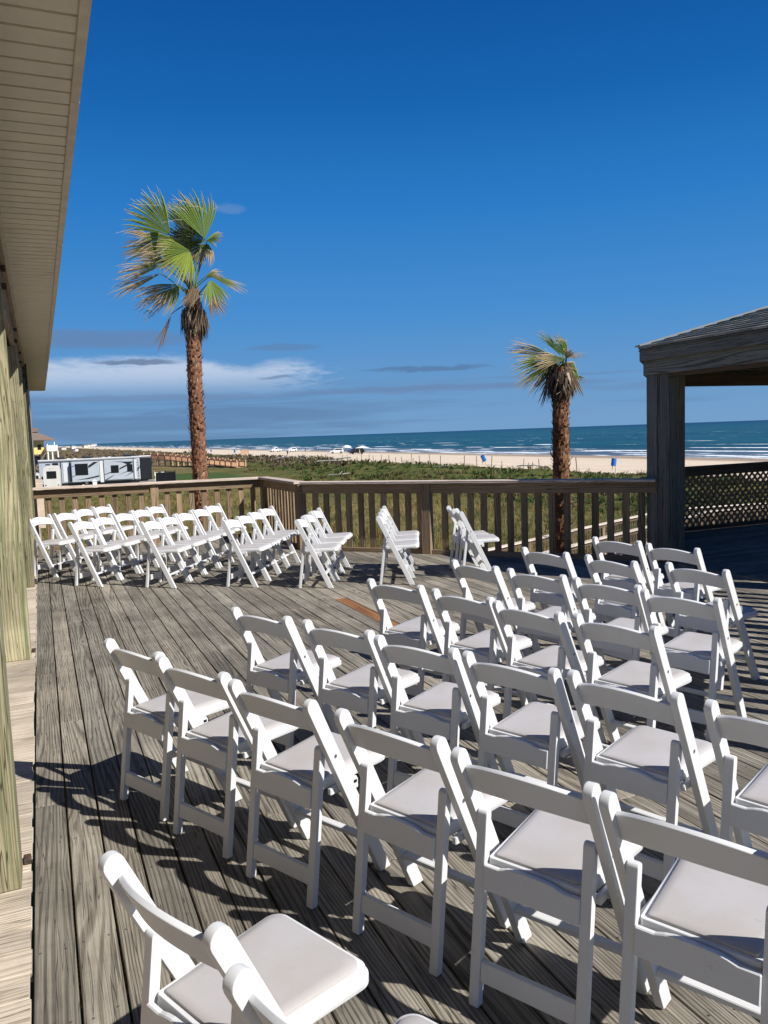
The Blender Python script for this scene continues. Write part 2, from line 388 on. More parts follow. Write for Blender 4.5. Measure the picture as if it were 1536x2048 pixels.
q = np.stack([idx[:-1, :-1], idx[:-1, 1:], idx[1:, 1:], idx[1:, :-1]], -1).reshape(-1, 4)
M['ground'] = mat('sand_and_dune_soil', (.5, .4, .3), .95, .1)
t, b = nt(M['ground']); o_ = t.new('ShaderNodeTexCoord'); P_ = o_.outputs['Object']; gx, gy, gz_ = t.sep(P_)
e1 = t.noise(P_, .16, 5, .6); e2 = t.noise(P_, .9, 6, .65); e3 = t.noise(P_, 6., 5, .7)
xe = t.m('ADD', t.m('ADD', gx, t.m('MULTIPLY', t.m('SUBTRACT', e1, .5), 9.)), t.m('MULTIPLY', t.m('SUBTRACT', e2, .5), 3.))
xe = t.m('ADD', xe, t.m('MULTIPLY', t.m('MAXIMUM', t.m('SUBTRACT', gy, 80.), 0.), .012))
sandm = t.ss(xe, 54.6, 56.8)
track = t.noise(t.xyz(t.m('MULTIPLY', gx, .55), t.m('MULTIPLY', gy, .02), 1.), 1., 4, .6)
sandc = t.mix(t.ss(track, .35, .7), (.70, .585, .44), (.60, .49, .36))
sandc = t.mix(t.m('MULTIPLY', t.ss(e3, .5, .7), .25), sandc, (.45, .36, .26))
sandc = t.mix(t.ss(t.m('ADD', gx, t.m('MULTIPLY', e1, 5.)), 101., 109.), sandc, (.33, .26, .20))
drl = t.noise(t.xyz(t.m('MULTIPLY', gx, .10), t.m('MULTIPLY', gy, .03), 5.), 1., 5, .6)
grc = t.mix(t.ss(e2, .35, .65), (.13, .12, .035), (.055, .075, .02))
grc = t.mix(t.m('MULTIPLY', t.ss(gx, 34., 20.), t.ss(e1, .3, .7)), grc, (.22, .17, .06))
farb = t.ss(gy, 115., 190.)
grc = t.mix(t.m('MULTIPLY', farb, t.ss(drl, .35, .6)), grc, (.16, .11, .075))
lot = t.m('MULTIPLY', t.ss(gx, 15.5, 14.5), t.ss(gy, 84., 86.)); lot = t.m('MULTIPLY', lot, t.ss(gy, 114., 112.))
grc = t.mix(lot, grc, (.30, .27, .23))
lawn = t.m('MULTIPLY', t.m('MULTIPLY', t.ss(gx, 16., 17.), t.ss(gx, 27., 24.)), t.m('MULTIPLY', t.ss(gy, 92., 95.), t.ss(gy, 128., 124.)))
grc = t.mix(lawn, grc, (.06, .095, .025))
t.l.new(t.mix(sandm, grc, sandc), b.inputs['Base Color'])
bp = t.new('ShaderNodeBump'); bp.inputs['Strength'].default_value = .6; bp.inputs['Distance'].default_value = .12
t.l.new(e3, bp.inputs['Height']); t.l.new(bp.outputs[0], b.inputs['Normal'])
tag(np_mesh('ground', np.stack([XX, YY, ZZ], -1).reshape(-1, 3), q, M['ground'], smooth=True), kind='structure')

# sea: swell-shaped grid near the shore, then a flat sheet to the horizon
SZ = -4.85
sxs = np.concatenate([108 + np.arange(0, 92, .8), np.geomspace(200, 60000, 30)])
sys_ = np.concatenate([np.linspace(-3000, 20, 12), np.arange(30, 420, 2.5), np.geomspace(430, 60000, 30)])
SX, SY = np.meshgrid(sxs, sys_)
ph = SX + 5*np.sin(SY*.021+.5)+3*np.sin(SY*.05)
amp = np.where(SX < 260, 1., 0.)*sst(110, 118, SX)
swell = amp*(.16*np.maximum(0, np.sin(ph*.42))**3*(.4+.6*np.sin(SY*.03+ph*.05)**2) + .08*np.sin(ph*.9+SY*.1))
SH = SZ + swell - .25*(1-sst(108, 112, SX))
idx = np.arange(SX.size).reshape(SX.shape)
q = np.stack([idx[:-1, :-1], idx[:-1, 1:], idx[1:, 1:], idx[1:, :-1]], -1).reshape(-1, 4)
M['sea'] = mat('sea_water', (.02, .12, .14), .35, .25)
t, b = nt(M['sea']); o_ = t.new('ShaderNodeTexCoord'); P_ = o_.outputs['Object']; gx, gy, gz_ = t.sep(P_)
wob = t.m('ADD', gx, t.m('MULTIPLY', t.m('SUBTRACT', t.noise(t.xyz(t.m('MULTIPLY', gx, .01), t.m('MULTIPLY', gy, .012)), 1., 3), .5), 26.))
patch = t.noise(t.xyz(t.m('MULTIPLY', gx, .012), t.m('MULTIPLY', gy, .004), 3.), 1., 5, .6)
deep = t.mix(t.ss(patch, .3, .7), (.008, .052, .066), (.015, .086, .090))
deep = t.mix(t.ss(gx, 400., 3000.), deep, (.006, .038, .075))
wc = t.mix(t.ss(wob, 116., 165.), (.10, .13, .155), deep)
rip = t.noise(t.xyz(t.m('MULTIPLY', gx, .5), t.m('MULTIPLY', gy, .12), 8.), 1., 5, .65)
wc = t.mix(t.m('MULTIPLY', t.ss(rip, .5, .75), .5), wc, (.006, .05, .065))
def fband(c0, hw, thr, sc, z):
    n = t.noise(t.xyz(t.m('MULTIPLY', gx, .10), t.m('MULTIPLY', gy, sc), z), 1., 3, .55)
    edge = t.noise(t.xyz(t.m('MULTIPLY', gx, .9), t.m('MULTIPLY', gy, .25), z), 1., 4, .7)
    d = t.m('ABSOLUTE', t.m('SUBTRACT', wob, c0))
    k = t.ss(t.m('ADD', d, t.m('MULTIPLY', edge, hw*1.3)), hw*1.15, hw*.9)
    return t.m('MULTIPLY', k, t.ss(n, thr, thr+.05))
fo = None
for c0, hw, thr, sc, z in ((112, 1.6, .38, .02, 1.), (117.5, 2.6, .42, .018, 2.), (126, 3.2, .42, .02, 3.), (137, 4.4, .42, .016, 4.), (147, 2.6, .47, .02, 7.), (159, 4.4, .47, .018, 5.), (182, 5., .53, .02, 6.), (215, 6, .57, .02, 9.)):
    x_ = fband(c0, hw, thr, sc, z); fo = x_ if fo is None else t.m('MAXIMUM', fo, x_)
caps = t.noise(t.xyz(t.m('MULTIPLY', gx, .16), t.m('MULTIPLY', gy, .045), 11.), 1., 5, .75)
fo = t.m('MAXIMUM', fo, t.m('MULTIPLY', t.ss(caps, .635, .655), t.ss(gx, 1100., 300.)))
t.l.new(t.mix(fo, wc, (.80, .84, .85)), b.inputs['Base Color'])
t.l.new(t.ss(fo, 0., 1., .38, .9), b.inputs['Roughness'])
bp = t.new('ShaderNodeBump'); bp.inputs['Strength'].default_value = .7; bp.inputs['Distance'].default_value = .6
t.l.new(rip, bp.inputs['Height']); t.l.new(bp.outputs[0], b.inputs['Normal'])
tag(np_mesh('sea', np.stack([SX, SY, SH], -1).reshape(-1, 3), q, M['sea'], smooth=True), kind='structure')

# ------------------------------------------------------------------ dune vegetation (stuff)
def walk_clear(x, y):
    P_ = [(13., 174.6), (20.2, 174.6), (23.5, 167.7), (28.9, 149.), (31.1, 136.)]; d_ = np.full(np.shape(x), 1e9)
    for (a, b__), (c_, e) in zip(P_[:-1], P_[1:]):
        L2 = (c_-a)**2+(e-b__)**2; t_ = np.clip(((x-a)*(c_-a)+(y-b__)*(e-b__))/L2, 0, 1); d_ = np.minimum(d_, np.hypot(x-a-t_*(c_-a), y-b__-t_*(e-b__)))
    return (d_ > 4) & ~((y < 176) & (x > .10*y) & (x < .237*y) & (x < 40))
def tufts(name, n, rfun, keep, hfun, colfun, blades, width, lean=.5, seed=1, wind=0.):
    rg = np.random.RandomState(seed)
    az_ = np.radians(rg.uniform(-9, 52, n)); r = rfun(rg, n)
    x = r*np.sin(az_); y = r*np.cos(az_)
    k = keep(x, y, rg); x, y, r = x[k], y[k], r[k]; n = len(x)
    z = hgt(x, y); H = hfun(x, y, rg)
    base = colfun(x, y, rg)
    B = blades; N = n*B
    X = np.repeat(x, B); Y = np.repeat(y, B); Z = np.repeat(z, B); HH = np.repeat(H, B)*rg.uniform(.5, 1.15, N)
    a = rg.uniform(0, 2*np.pi, N); rad = np.repeat(H, B)*rg.uniform(0, .55, N)
    bx = X+np.cos(a)*rad; by = Y+np.sin(a)*rad
    la = a + rg.uniform(-.7, .7, N); ln = HH*lean*rg.uniform(.2, 1.2, N)
    tx = bx+np.cos(la)*ln - wind*HH; ty = by+np.sin(la)*ln
    wa = rg.uniform(0, np.pi, N); ww = width*np.repeat(.6+.8*H, B)*rg.uniform(.6, 1.3, N)
    dx, dy = np.cos(wa)*ww, np.sin(wa)*ww
    mz = Z + HH*.62
    mx = bx + (tx-bx)*.42; my = by + (ty-by)*.42
    V = np.empty((N, 5, 3), np.float32)
    V[:, 0] = np.stack([bx-dx, by-dy, Z-.05], -1); V[:, 1] = np.stack([bx+dx, by+dy, Z-.05], -1)
    V[:, 2] = np.stack([mx+dx*.9, my+dy*.9, mz], -1); V[:, 3] = np.stack([mx-dx*.9, my-dy*.9, mz], -1)
    V[:, 4] = np.stack([tx, ty, Z+HH*rg.uniform(.75, 1.05, N)], -1)
    i0 = np.arange(N)*5
    F = np.concatenate([np.stack([i0, i0+1, i0+2], -1), np.stack([i0, i0+2, i0+3], -1), np.stack([i0+3, i0+2, i0+4], -1)])
    C = np.repeat(base, B, 0)*rg.uniform(.65, 1.35, (N, 1))
    C = np.repeat(C, 5, 0)
    return tag(np_mesh(name, V.reshape(-1, 3), F, M['grass'], cols=np.clip(C, 0, 1)), kind='stuff')
def fn(x, y, s, p=0.): return .5+.25*np.sin(x*s+p+1.7*np.sin(y*s*.7+p*2))+.25*np.cos(y*s*.9-p+1.3*np.sin(x*s*.6))
def palette(P_, x, y, rg, wts):
    wts = np.stack(wts, -1)+.001; wts /= wts.sum(-1, keepdims=True); c_ = wts.cumsum(-1); r = rg.uniform(0, 1, (len(x), 1))
    return np.array(P_)[(r > c_).sum(-1)]
def clear(x, y): return ~((x < 15.2) & (y > 85) & (y < 114)) & ~((x > 12) & (x < 24) & (y > 94) & (y < 126) & (x+y*.0 < 29)) & ~((x < 10.5) & (y < 15.3)) & ~((x < 14) & (y < 12))
boardwalk_clear = lambda x, y: ~((np.abs((y-15.2)-(x-7)*.42) < 1.3) & (x > 6))
def gcol(x, y, rg):
    a = fn(x, y, .12); b_ = fn(x, y, .5, 2.)
    return palette([(.27, .195, .062), (.165, .14, .04), (.07, .095, .022), (.15, .07, .035), (.34, .26, .12)], x, y, rg,
                   [1.3*a**2+.1, .8+0*a, 1.6*(1-a)*b_*1.5, .7*b_**2, .25*a])
tufts('field_grass', 15000, lambda rg, n: 13*np.exp(rg.uniform(0, math.log(7.5), n)), lambda x, y, rg: (x < 34+4*rg.rand(len(x))) & clear(x, y) & boardwalk_clear(x, y) & (x > -2),
      lambda x, y, rg: rg.uniform(.18, .45, len(x))*(1+.004*y), gcol, 9, .011, .7, 3)
def dcol(x, y, rg):
    a = fn(x, y, .16, 1.); b_ = fn(x, y, .42, 4.); edge = sst(44, 53, x)
    return palette([(.052, .105, .022), (.095, .135, .034), (.125, .115, .038), (.075, .048, .030), (.22, .18, .08)], x, y, rg,
                   [1.6*a*(1-.7*edge), 1.0+0*a, .9*(1-a), .35+(1.0*b_*(1-a)+1.5*edge*b_), .25+.5*(1-a)*b_])
tufts('dune_shrubs', 19000, lambda rg, n: 27*np.exp(rg.uniform(0, math.log(9.5), n)), lambda x, y, rg: (x > 27+5*fn(x, y, .2)) & (x < veg_edge(y)-rg.exponential(1.6, len(x))) & clear(x, y) & ((y < 118) | walk_clear(x, y)),
      lambda x, y, rg: rg.uniform(.14, .30, len(x))*(1+.002*y)*(1+.9*(fn(x, y, .5, 3.) > .72)), dcol, 12, .045, 1.2, 5)
tufts('sparse_dune_grass', 2600, lambda rg, n: 50*np.exp(rg.uniform(0, math.log(4), n)), lambda x, y, rg: (x > veg_edge(y)-3) & (x < veg_edge(y)+3.2) & (fn(x, y, .6, 5.) > .5),
      lambda x, y, rg: rg.uniform(.3, .8, len(x)), lambda x, y, rg: palette([(.16, .17, .06), (.28, .22, .11)], x, y, rg, [1+0*x, 1+0*x]), 9, .02, .5, 9)
def bcol(x, y, rg): return palette([(.17, .12, .08), (.22, .17, .10), (.10, .12, .04), (.10, .07, .05)], x, y, rg, [1+0*x, .6+0*x, .7*fn(x, y, .06), .5+0*x])
tufts('far_dune_scrub', 7500, lambda rg, n: 110*np.exp(rg.uniform(0, math.log(7), n)), lambda x, y, rg: (x < 53) & (y > 116) & walk_clear(x, y) & (fn(x, y, .05, 2.) > .3),
      lambda x, y, rg: rg.uniform(.5, 1.0, len(x)), bcol, 9, .12, 1.2, 12)

# ------------------------------------------------------------------ deck
D1, D2 = (3.69, 11.80), (7.10, 8.07)
def far_lim(x): return 14.52-.13*x if x < 3.72 else D1[1]+.12+(x-D1[0])*(D2[1]-D1[1])/(D2[0]-D1[0])
def near_lim(x): return -3.5 if x < 3.7 else x-1.62
d = MB(); nails = []
pitch = .14; x = -.142; k = 0
while x < 7.10:
    x0, x1 = x+.003+random.uniform(0, .002), x+pitch-.003-random.uniform(0, .002)
    xm = (x0+x1)/2
    lo = (near_lim(x0), near_lim(x1)); hi = (far_lim(x0), far_lim(x1))
    cuts = [lo]; y = -3.5 + random.choice([.61*i for i in range(1, 9)])+.3
    while y < min(hi)-.5:
        if y > max(lo)+.5: cuts.append((y, y))
        y += random.choice([2.44, 3.05, 3.66, 3.66, 4.27, 4.88])
    new = None
    if abs(xm-2.865) < .07: new = (6.56, 8.0); cuts = [c_ for c_ in cuts if c_[0] < 5.9 or c_[0] > 8.7]+[(6.56, 6.56), (8.0, 8.0)]; cuts.sort()
    cuts.append(hi)
    for a, c_ in zip(cuts[:-1], cuts[1:]):
        r = random.random(); g = .0025; zt = random.uniform(-.0015, .0015)
        ya0, ya1, yb0, yb1 = a[0]+g, a[1]+g, c_[0]-g, c_[1]-g
        V = [(x0, ya0, zt), (x1, ya1, zt), (x1, yb1, zt), (x0, yb0, zt)]; V += [(p[0], p[1], -.038) for p in V]
        top = [(p[1]+r*31, p[0]+r*17) for p in V]
        Fs = [(0, 1, 2, 3), (7, 6, 5, 4), (0, 4, 5, 1), (1, 5, 6, 2), (2, 6, 7, 3), (3, 7, 4, 0)]
        d.quadmesh(V, Fs, [[top[i] for i in f] for f in Fs], r, 1 if (new and abs(a[0]-6.56) < .01) else 0)
    yj = -3.2
    while yj < min(hi):
        if yj > max(lo)+.05 and yj < 9:
            for dx in (.03, pitch-.03):
                nails.append((x+dx+random.uniform(-.006, .006), yj+random.uniform(-.012, .012)))
        yj += .406
    x += pitch; k += 1
deck = d.build('deck', [M['deck'], M['plank'], M['bolt'], M['gdark']], bevel=.0022)
tag(deck, kind='structure')
nb = MB()
for (nx, ny) in nails:
    nb.quadmesh([(nx+.0042*math.cos(a*math.pi/3), ny+.0042*math.sin(a*math.pi/3), .0021) for a in range(6)], [tuple(range(6))], None, .5, 0)
jb = MB()
yj = -3.2
while yj < 14.3:        # joists under the boards
    xr = 6.9
    if yj > far_lim(6.9): xr = D1[0]+(yj-D1[1])*(D2[0]-D1[0])/(D2[1]-D1[1]) if yj < 11.8 else 3.6
    if yj < 5.3: xr = min(xr, yj+1.62) if yj > 2.1 else 3.7
    jb.box(((xr-.14)/2, yj, -.135), (xr+.14, .038, .19)); yj += .406
def edge_fascia(a, b_): jb.beam((a[0], a[1], -.13), (b_[0], b_[1], -.13), .04, .25)
edge_fascia((-.14, 14.56), (3.72, 14.06)); edge_fascia((3.74, 14.05), (3.74, 11.93)); edge_fascia((3.74, 11.9), (7.15, 8.17)); edge_fascia((3.6, 1.9), (7.0, 5.3))
for (px, py) in ((0, 14.2), (3.5, 13.9), (3.55, 11.7), (5.4, 9.8), (6.9, 8.1), (1.8, 14.1), (.2, 7), (3.5, 7), (6.8, 5.6), (3.5, 2.2)):
    jb.box((px, py, -1.85), (.19, .19, 3.2))
joists = jb.build('deck_frame', M['gdark']); tag(joists, kind='structure')
nl = nb.build('deck_nails', M['bolt'], recalc=False); nl.parent = deck

# porch strip beside the building: short boards across
p = MB(); y = -3.5
while y < 16.2:
    wd = .14; c0 = (-.95, y+wd/2, -.019+random.uniform(-.002, .002))
    p.box(c0, (1.60+random.uniform(-.012, .012), wd-.005, .038)); y += wd
tag(p.build('porch_floor', M['porch'], bevel=.002), kind='structure')

# ------------------------------------------------------------------ building with eave
bld = empty('beach_building', (-.5, 8, 0), 0, 'long beige-eaved building with row of treated wood posts along the left deck edge', 'building')
def post_mesh(y, wd, zt, xr=-.18, rn=.5):
    pm = MB(); c_ = Vector((xr-wd/2, y+wd/2, zt/2+.001)); pm.box(c_, (wd, wd, zt), rnd=rn); return pm
for pi_, (y, wd, xr) in enumerate(((3.36, .20, -.185), (7.09, .24, -.18), (10.77, .235, -.165), (13.45, .22, -.16), (16.0, .22, -.15), (-.3, .2, -.18))):
    po = post_mesh(y, wd, 2.96, xr, (.62, .95, .30, .75, .1, .5)[pi_]).build('post', M['post'], bld, bevel=.006)
    br = MB(); br.box((xr+.018, y+wd+.02, .012), (.032, .05, .03)); br.build('post_bracket', M['rust'], po, bevel=.006, seg=2)
    for dz in (3.03, 3.17):
        for dy in (.05, .18): bl = MB(); bl.tube([(-.184, y+dy, dz), (-.145, y+dy, dz)], .016, 6); bl.build('bolt', M['rust'], po)
bm_ = MB()
yy = -3.0
while yy < 17:
    L_ = min(3.66, 17-yy)
    bm_.box((-.205, yy+L_/2, 3.10), (.045, L_-.004, .28), L=1); bm_.box((-.315, yy+L_/2, 3.10), (.045, L_-.004, .28), L=1)
    bm_.box((-.175, yy+L_/2, 3.275), (.04, L_-.006, .19), L=1)
    yy += L_
bm_.build('beam', M['rail'], bld, bevel=.003)
sf = MB(); y = -3.0; SFZ = 3.37
prof = [(0, 0), (.003, .016), (.017, .016), (.020, 0), (.1405, 0)]        # grooved vinyl panel profile
V = []; nprof = 0
while y < 25.9:
    for (dy, dz) in prof: V.append((y+dy, SFZ+dz))
    y += .145
vs = [(-.13, a, z) for a, z in V]+[(.252, a, z) for a, z in V]; n = len(V)
sf.quadmesh(vs, [(i, i+1, n+i+1, n+i) for i in range(n-1)])
sf.build('soffit', M['soffit'], bld, recalc=False)
fa = MB(); yj = [-3.0, 1.24, 4.19, 7.14, 10.1, 12.96, 15.9, 18.9, 21.9, 25.9]
for a, c_ in zip(yj[:-1], yj[1:]): fa.box((.273, (a+c_)/2, SFZ+.07), (.045, c_-a-.006, .16))
fa.build('fascia', M['trim'], bld, bevel=.004)
fb = MB(); fb.box((-.14, 11.45, SFZ-.012), (.03, 28.9, .03)); fb.box((.06, 25.93, SFZ+.06), (.40, .03, .14)); fb.build('soffit_trim', M['trim'], bld)
rf = MB()
rf.quadmesh([(.31, -3, SFZ+.152), (.31, 25.95, SFZ+.152), (-5, 25.95, SFZ+1.9), (-5, -3, SFZ+1.9)], [(0, 1, 2, 3)]); rf.build('roof', M['shingle'], bld, recalc=False)
wl = MB(); wl.box((-1.9, 6.5, 1.65), (.12, 19, 3.4)); wl.box((-1.05, 21.05, 1.65), (1.83, 9.6, 3.42)); wl.box((-1.6, 22.6, -1.7), (3, 6.5, 3.3)); wl.build('wall', M['siding'], bld)
tr_ = MB(); tr_.box((-.118, 16.22, 1.6), (.03, .09, 3.3)); tr_.build('wall_trim', M['black'], bld)
st = MB(); st.box((-.55, 22.5, .3), (1.15, 3.0, 1.1)); st.build('stair_wall', M['siding'], bld, bevel=.01)

child_space(bld)
# ------------------------------------------------------------------ railings
def railing(name, a, b_, label, posts=(), pitch=.165, cap_m='cap', inner=1, bal=True, skip=(), zc=1.06):
    """a->b ; inner = side (left normal sign) that faces the deck"""
    a = Vector((*a, 0)); b_ = Vector((*b_, 0)); dd = (b_-a); L = dd.length; dd.normalize(); nn = Vector((-dd.y, dd.x, 0))*inner
    root = empty(name, a, math.atan2(dd.y, dd.x), label, 'railing')
    cp = MB(); s0 = 0
    while s0 < L-.01:
        l = min(4.3, L-s0); cp.beam(a+dd*(s0+.001)+nn*.035+Vector((0, 0, zc-.019)), a+dd*(s0+l-.001)+nn*.035+Vector((0, 0, zc-.019)), .20, .038); s0 += l
    cp.build('cap_rail', M[cap_m], root, bevel=.004)
    tp = MB(); tp.beam(a+nn*.035+Vector((0, 0, zc-.115)), b_+nn*.035+Vector((0, 0, zc-.115)), .038, .135); tp.build('top_rail', M['rail'], root, bevel=.003)
    br = MB(); br.beam(a+nn*.035+Vector((0, 0, .02)), b_+nn*.035+Vector((0, 0, .02)), .038, .09); br.build('bottom_rail', M['rail'], root, bevel=.003)
    if bal:
        n = int(L/pitch); p_ = L/n
        for i in range(1, n):
            c_ = a+dd*(p_*i+random.uniform(-.008, .008))
            if any(abs((c_-a).length-s_) < .09 for s_ in posts): continue
            q_ = MB(); q_.box(c_+nn*-.004+Vector((0, 0, (zc-.045)/2-.03)), (.088, .036, zc+.01), (dd, nn, Vector((0, 0, 1)))); q_.build('baluster', M['rail'], root, bevel=.003)
    for s_ in posts:
        q_ = MB(); c_ = a+dd*s_+nn*.01; q_.box(c_+Vector((0, 0, (zc-.045)/2-.05)), (.135, .135, zc+.05), (dd, nn, Vector((0, 0, 1)))); q_.build('post', M['rail'], root, bevel=.005)
    child_space(root); return root
railing('deck_railing', (-.13, 14.46), (3.66, 13.98), 'weathered railing across the far left end of the deck in front of the camper', posts=(1.92,), inner=-1, pitch=.205)
railing('deck_railing', (3.66, 13.98), (3.68, 11.80), 'short railing return joining the far left and the long right railing', posts=(.03, 2.11), inner=-1, pitch=.165)
railing('deck_railing', (3.70, 11.78), (7.19, 7.98), 'long dark railing running from the middle corner to the gazebo post', posts=(2.02,), inner=-1, pitch=.19)
railing('deck_railing', (7.02, 5.52), (3.75, 2.25), 'railing on the right deck edge that throws striped shadows between the chairs', posts=(1.6, 3.2), inner=-1, pitch=.2)

# ------------------------------------------------------------------ gazebo
GC = Vector((10.68, 6.93, 0)); AP = 3.5; AY = 2.93; CUT = AP+1.2
AP0 = AP
gz = empty('gazebo', GC, 0, 'dark weathered octagonal gazebo with shingled hip roof at right end of deck', 'gazebo')
RC = AP/math.cos(R_(22.5))
def corner(i, ap=AP):
    e = ap-AP0; ax, ay, c_ = AP0+e, AY+e, CUT+e*1.4142
    P8 = [(-ax, c_-ax), (-(c_-ay), ay), (c_-ay, ay), (ax, c_-ax), (ax, -(c_-ax)), (c_-ay, -ay), (-(c_-ay), -ay), (-ax, -(c_-ax))]
    x_, y_ = P8[i % 8]; return Vector((GC.x+x_, GC.y+y_, 0))
   # 0: far-left corner of the left side, going clockwise
for i in range(8):
    c_ = corner(i, AP-.02); q_ = MB()
    if i == 0:
        q_.box((7.235, 8.03, 1.25), (.16, .19, 2.5)); q_.box((7.24, 7.835, 1.25), (.15, .185, 2.5)); q_.box((7.39, 7.85, 1.22), (.14, .16, 2.44))
    elif i == 7: q_.box((7.13, 5.80, 1.25), (.19, .3, 2.5))
    else:
        a = math.atan2(c_.y-GC.y, c_.x-GC.x); ax = (Vector((math.cos(a), math.sin(a), 0)), Vector((-math.sin(a), math.cos(a), 0)), Vector((0, 0, 1)))
        q_.box(c_+Vector((0, 0, 1.25)), (.2, .2, 2.5), ax)
    q_.build('post', M['gaz'], gz, bevel=.005)
for i in range(8):
    for (ap_, z0, z1, th) in ((AP+.075, 2.545, 2.705, .04), (AP+.03, 2.365, 2.55, .04), (AP-.03, 2.32, 2.50, .08)):
        a, c_ = corner(i, ap_), corner((i+1) % 8, ap_); q_ = MB(); q_.beam(a+Vector((0, 0, (z0+z1)/2)), c_+Vector((0, 0, (z0+z1)/2)), th, z1-z0)
        q_.build('beam' if th > .05 else 'fascia_board', M['gaz'] if th < .05 else M['gdark'], gz, bevel=.004)
apex = Vector((GC.x, GC.y, 2.74+.98))
for i in range(8):     # shingle courses, one facet at a time
    q_ = MB(); a, c_ = corner(i, AP+.11)+Vector((0, 0, 2.71)), corner((i+1) % 8, AP+.11)+Vector((0, 0, 2.71))
    fn_ = (c_-a).cross(apex-a).normalized(); fn_ = fn_ if fn_.z > 0 else -fn_
    NC = 22
    for j in range(NC):
        t0, t1 = j/NC, min(1, (j+1.25)/NC)
        p0, p1 = a.lerp(apex, t0), c_.lerp(apex, t0); r0_, r1_ = a.lerp(apex, t1), c_.lerp(apex, t1)
        wl_ = (p1-p0).length; ns = max(1, int(wl_/.17)); 
        for s_ in range(ns):
            f0, f1 = s_/ns, (s_+1)/ns
            jz = random.uniform(.002, .007)
            A, B_, C_, D_ = p0.lerp(p1, f0), p0.lerp(p1, f1), r0_.lerp(r1_, f1), r0_.lerp(r1_, f0)
            up = fn_*(.022+jz); lo_ = fn_*.004
            q_.quadmesh([A+up, B_+up, C_+lo_, D_+lo_, A+fn_*-.002, B_+fn_*-.002], [(0, 1, 2, 3), (4, 5, 1, 0)], None, random.random())
    q_.build('roof', M['shingle'], gz, recalc=False)
    sb = MB(); up_ = Vector((0, 0, -.03)); sb.quadmesh([a+up_, c_+up_, apex+up_], [(0, 1, 2)]); sb.build('roof_boards', M['gdark'], gz, recalc=False)
    hp = MB(); hp.beam(a+fn_*.03, apex+fn_*.03, .16, .02); hp.build('hip_cap', M['shingle'], gz)
fl = MB(); y = GC.y-AY
while y < GC.y+AY-.01:
    ym = y+.07; dy = abs(ym-GC.y); half = AP if dy < 1.2 else AP-(dy-1.2)
    x0 = GC.x-half
    fl.box(((x0+GC.x+half)/2+.02, ym, -.019), (2*half-.04, .134, .036)); y += .14
fl.build('floor', M['deck'], gz, bevel=.002)
for i in range(0, 7):    # lattice sides all round except the open left side (corner 7 to corner 0)
    a, c_ = corner(i, AP-.02), corner(i+1, AP-.02); dd = (c_-a); L = dd.length; dd.normalize(); nn = Vector((-dd.y, dd.x, 0)); up = Vector((0, 0, 1))
    a = a+dd*.08; L -= .16
    q_ = MB(); q_.beam(a+up*1.03, a+dd*L+up*1.03, .14, .04); q_.beam(a+up*.95, a+dd*L+up*.95, .04, .12); q_.beam(a+up*.045, a+dd*L+up*.045, .04, .07); q_.build('rail', M['gdark'], gz, bevel=.003)
    lt = MB(); z0, z1 = .08, .90; sp = .128; hgt_ = z1-z0
    for sgn, off in ((1, .006), (-1, -.006)):
        s_ = -hgt_
        while s_ < L+hgt_:
            pts = []
            if sgn > 0: sa, za, sb_, zb = s_, z0, s_+hgt_, z1
            else: sa, za, sb_, zb = s_, z1, s_+hgt_, z0
            # clip to 0..L
            if sb_ > 0 and sa < L:
                ca, cb = max(sa, 0), min(sb_, L)
                zf = lambda s__: za+(zb-za)*(s__-sa)/(sb_-sa)
                if cb-ca > .03: lt.beam(a+dd*ca+up*zf(ca)+nn*off, a+dd*cb+up*zf(cb)+nn*off, .008 if False else .036, .009, up=nn)
            s_ += sp
    lt.build('lattice_panel', M['lattice'], gz)
child_space(gz)

# ------------------------------------------------------------------ lower boardwalk to the beach
bw = MB(); path = [(7.6, 15.0, -2.1), (13.5, 17.75, -2.1), (20.0, 20.6, -2.1), (30, 24.2, -2.75)]
for (a, c_) in zip(path[:-1], path[1:]):
    a = Vector(a); c_ = Vector(c_); dd = c_-a; L = dd.length; dd.normalize(); sd_ = Vector((-dd.y, dd.x, 0)).normalized(); s_ = 0
    while s_ < L: bw.box(a+dd*(s_+.07), (1.5, .134, .036), (sd_, dd, sd_.cross(dd).normalized()*-1)); s_ += .14
    for o in (-.7, .7): bw.beam(a+sd_*o+Vector((0, 0, -.12)), c_+sd_*o+Vector((0, 0, -.12)), .04, .2)
    for s_ in np.arange(.5, L, 2.4):
        for o in (-.6, .6): bw.box(a+dd*s_+sd_*o+Vector((0, 0, -.75)), (.12, .12, 1.3))
tag(bw.build('beach_boardwalk', M['walk'], bevel=0), kind='structure')
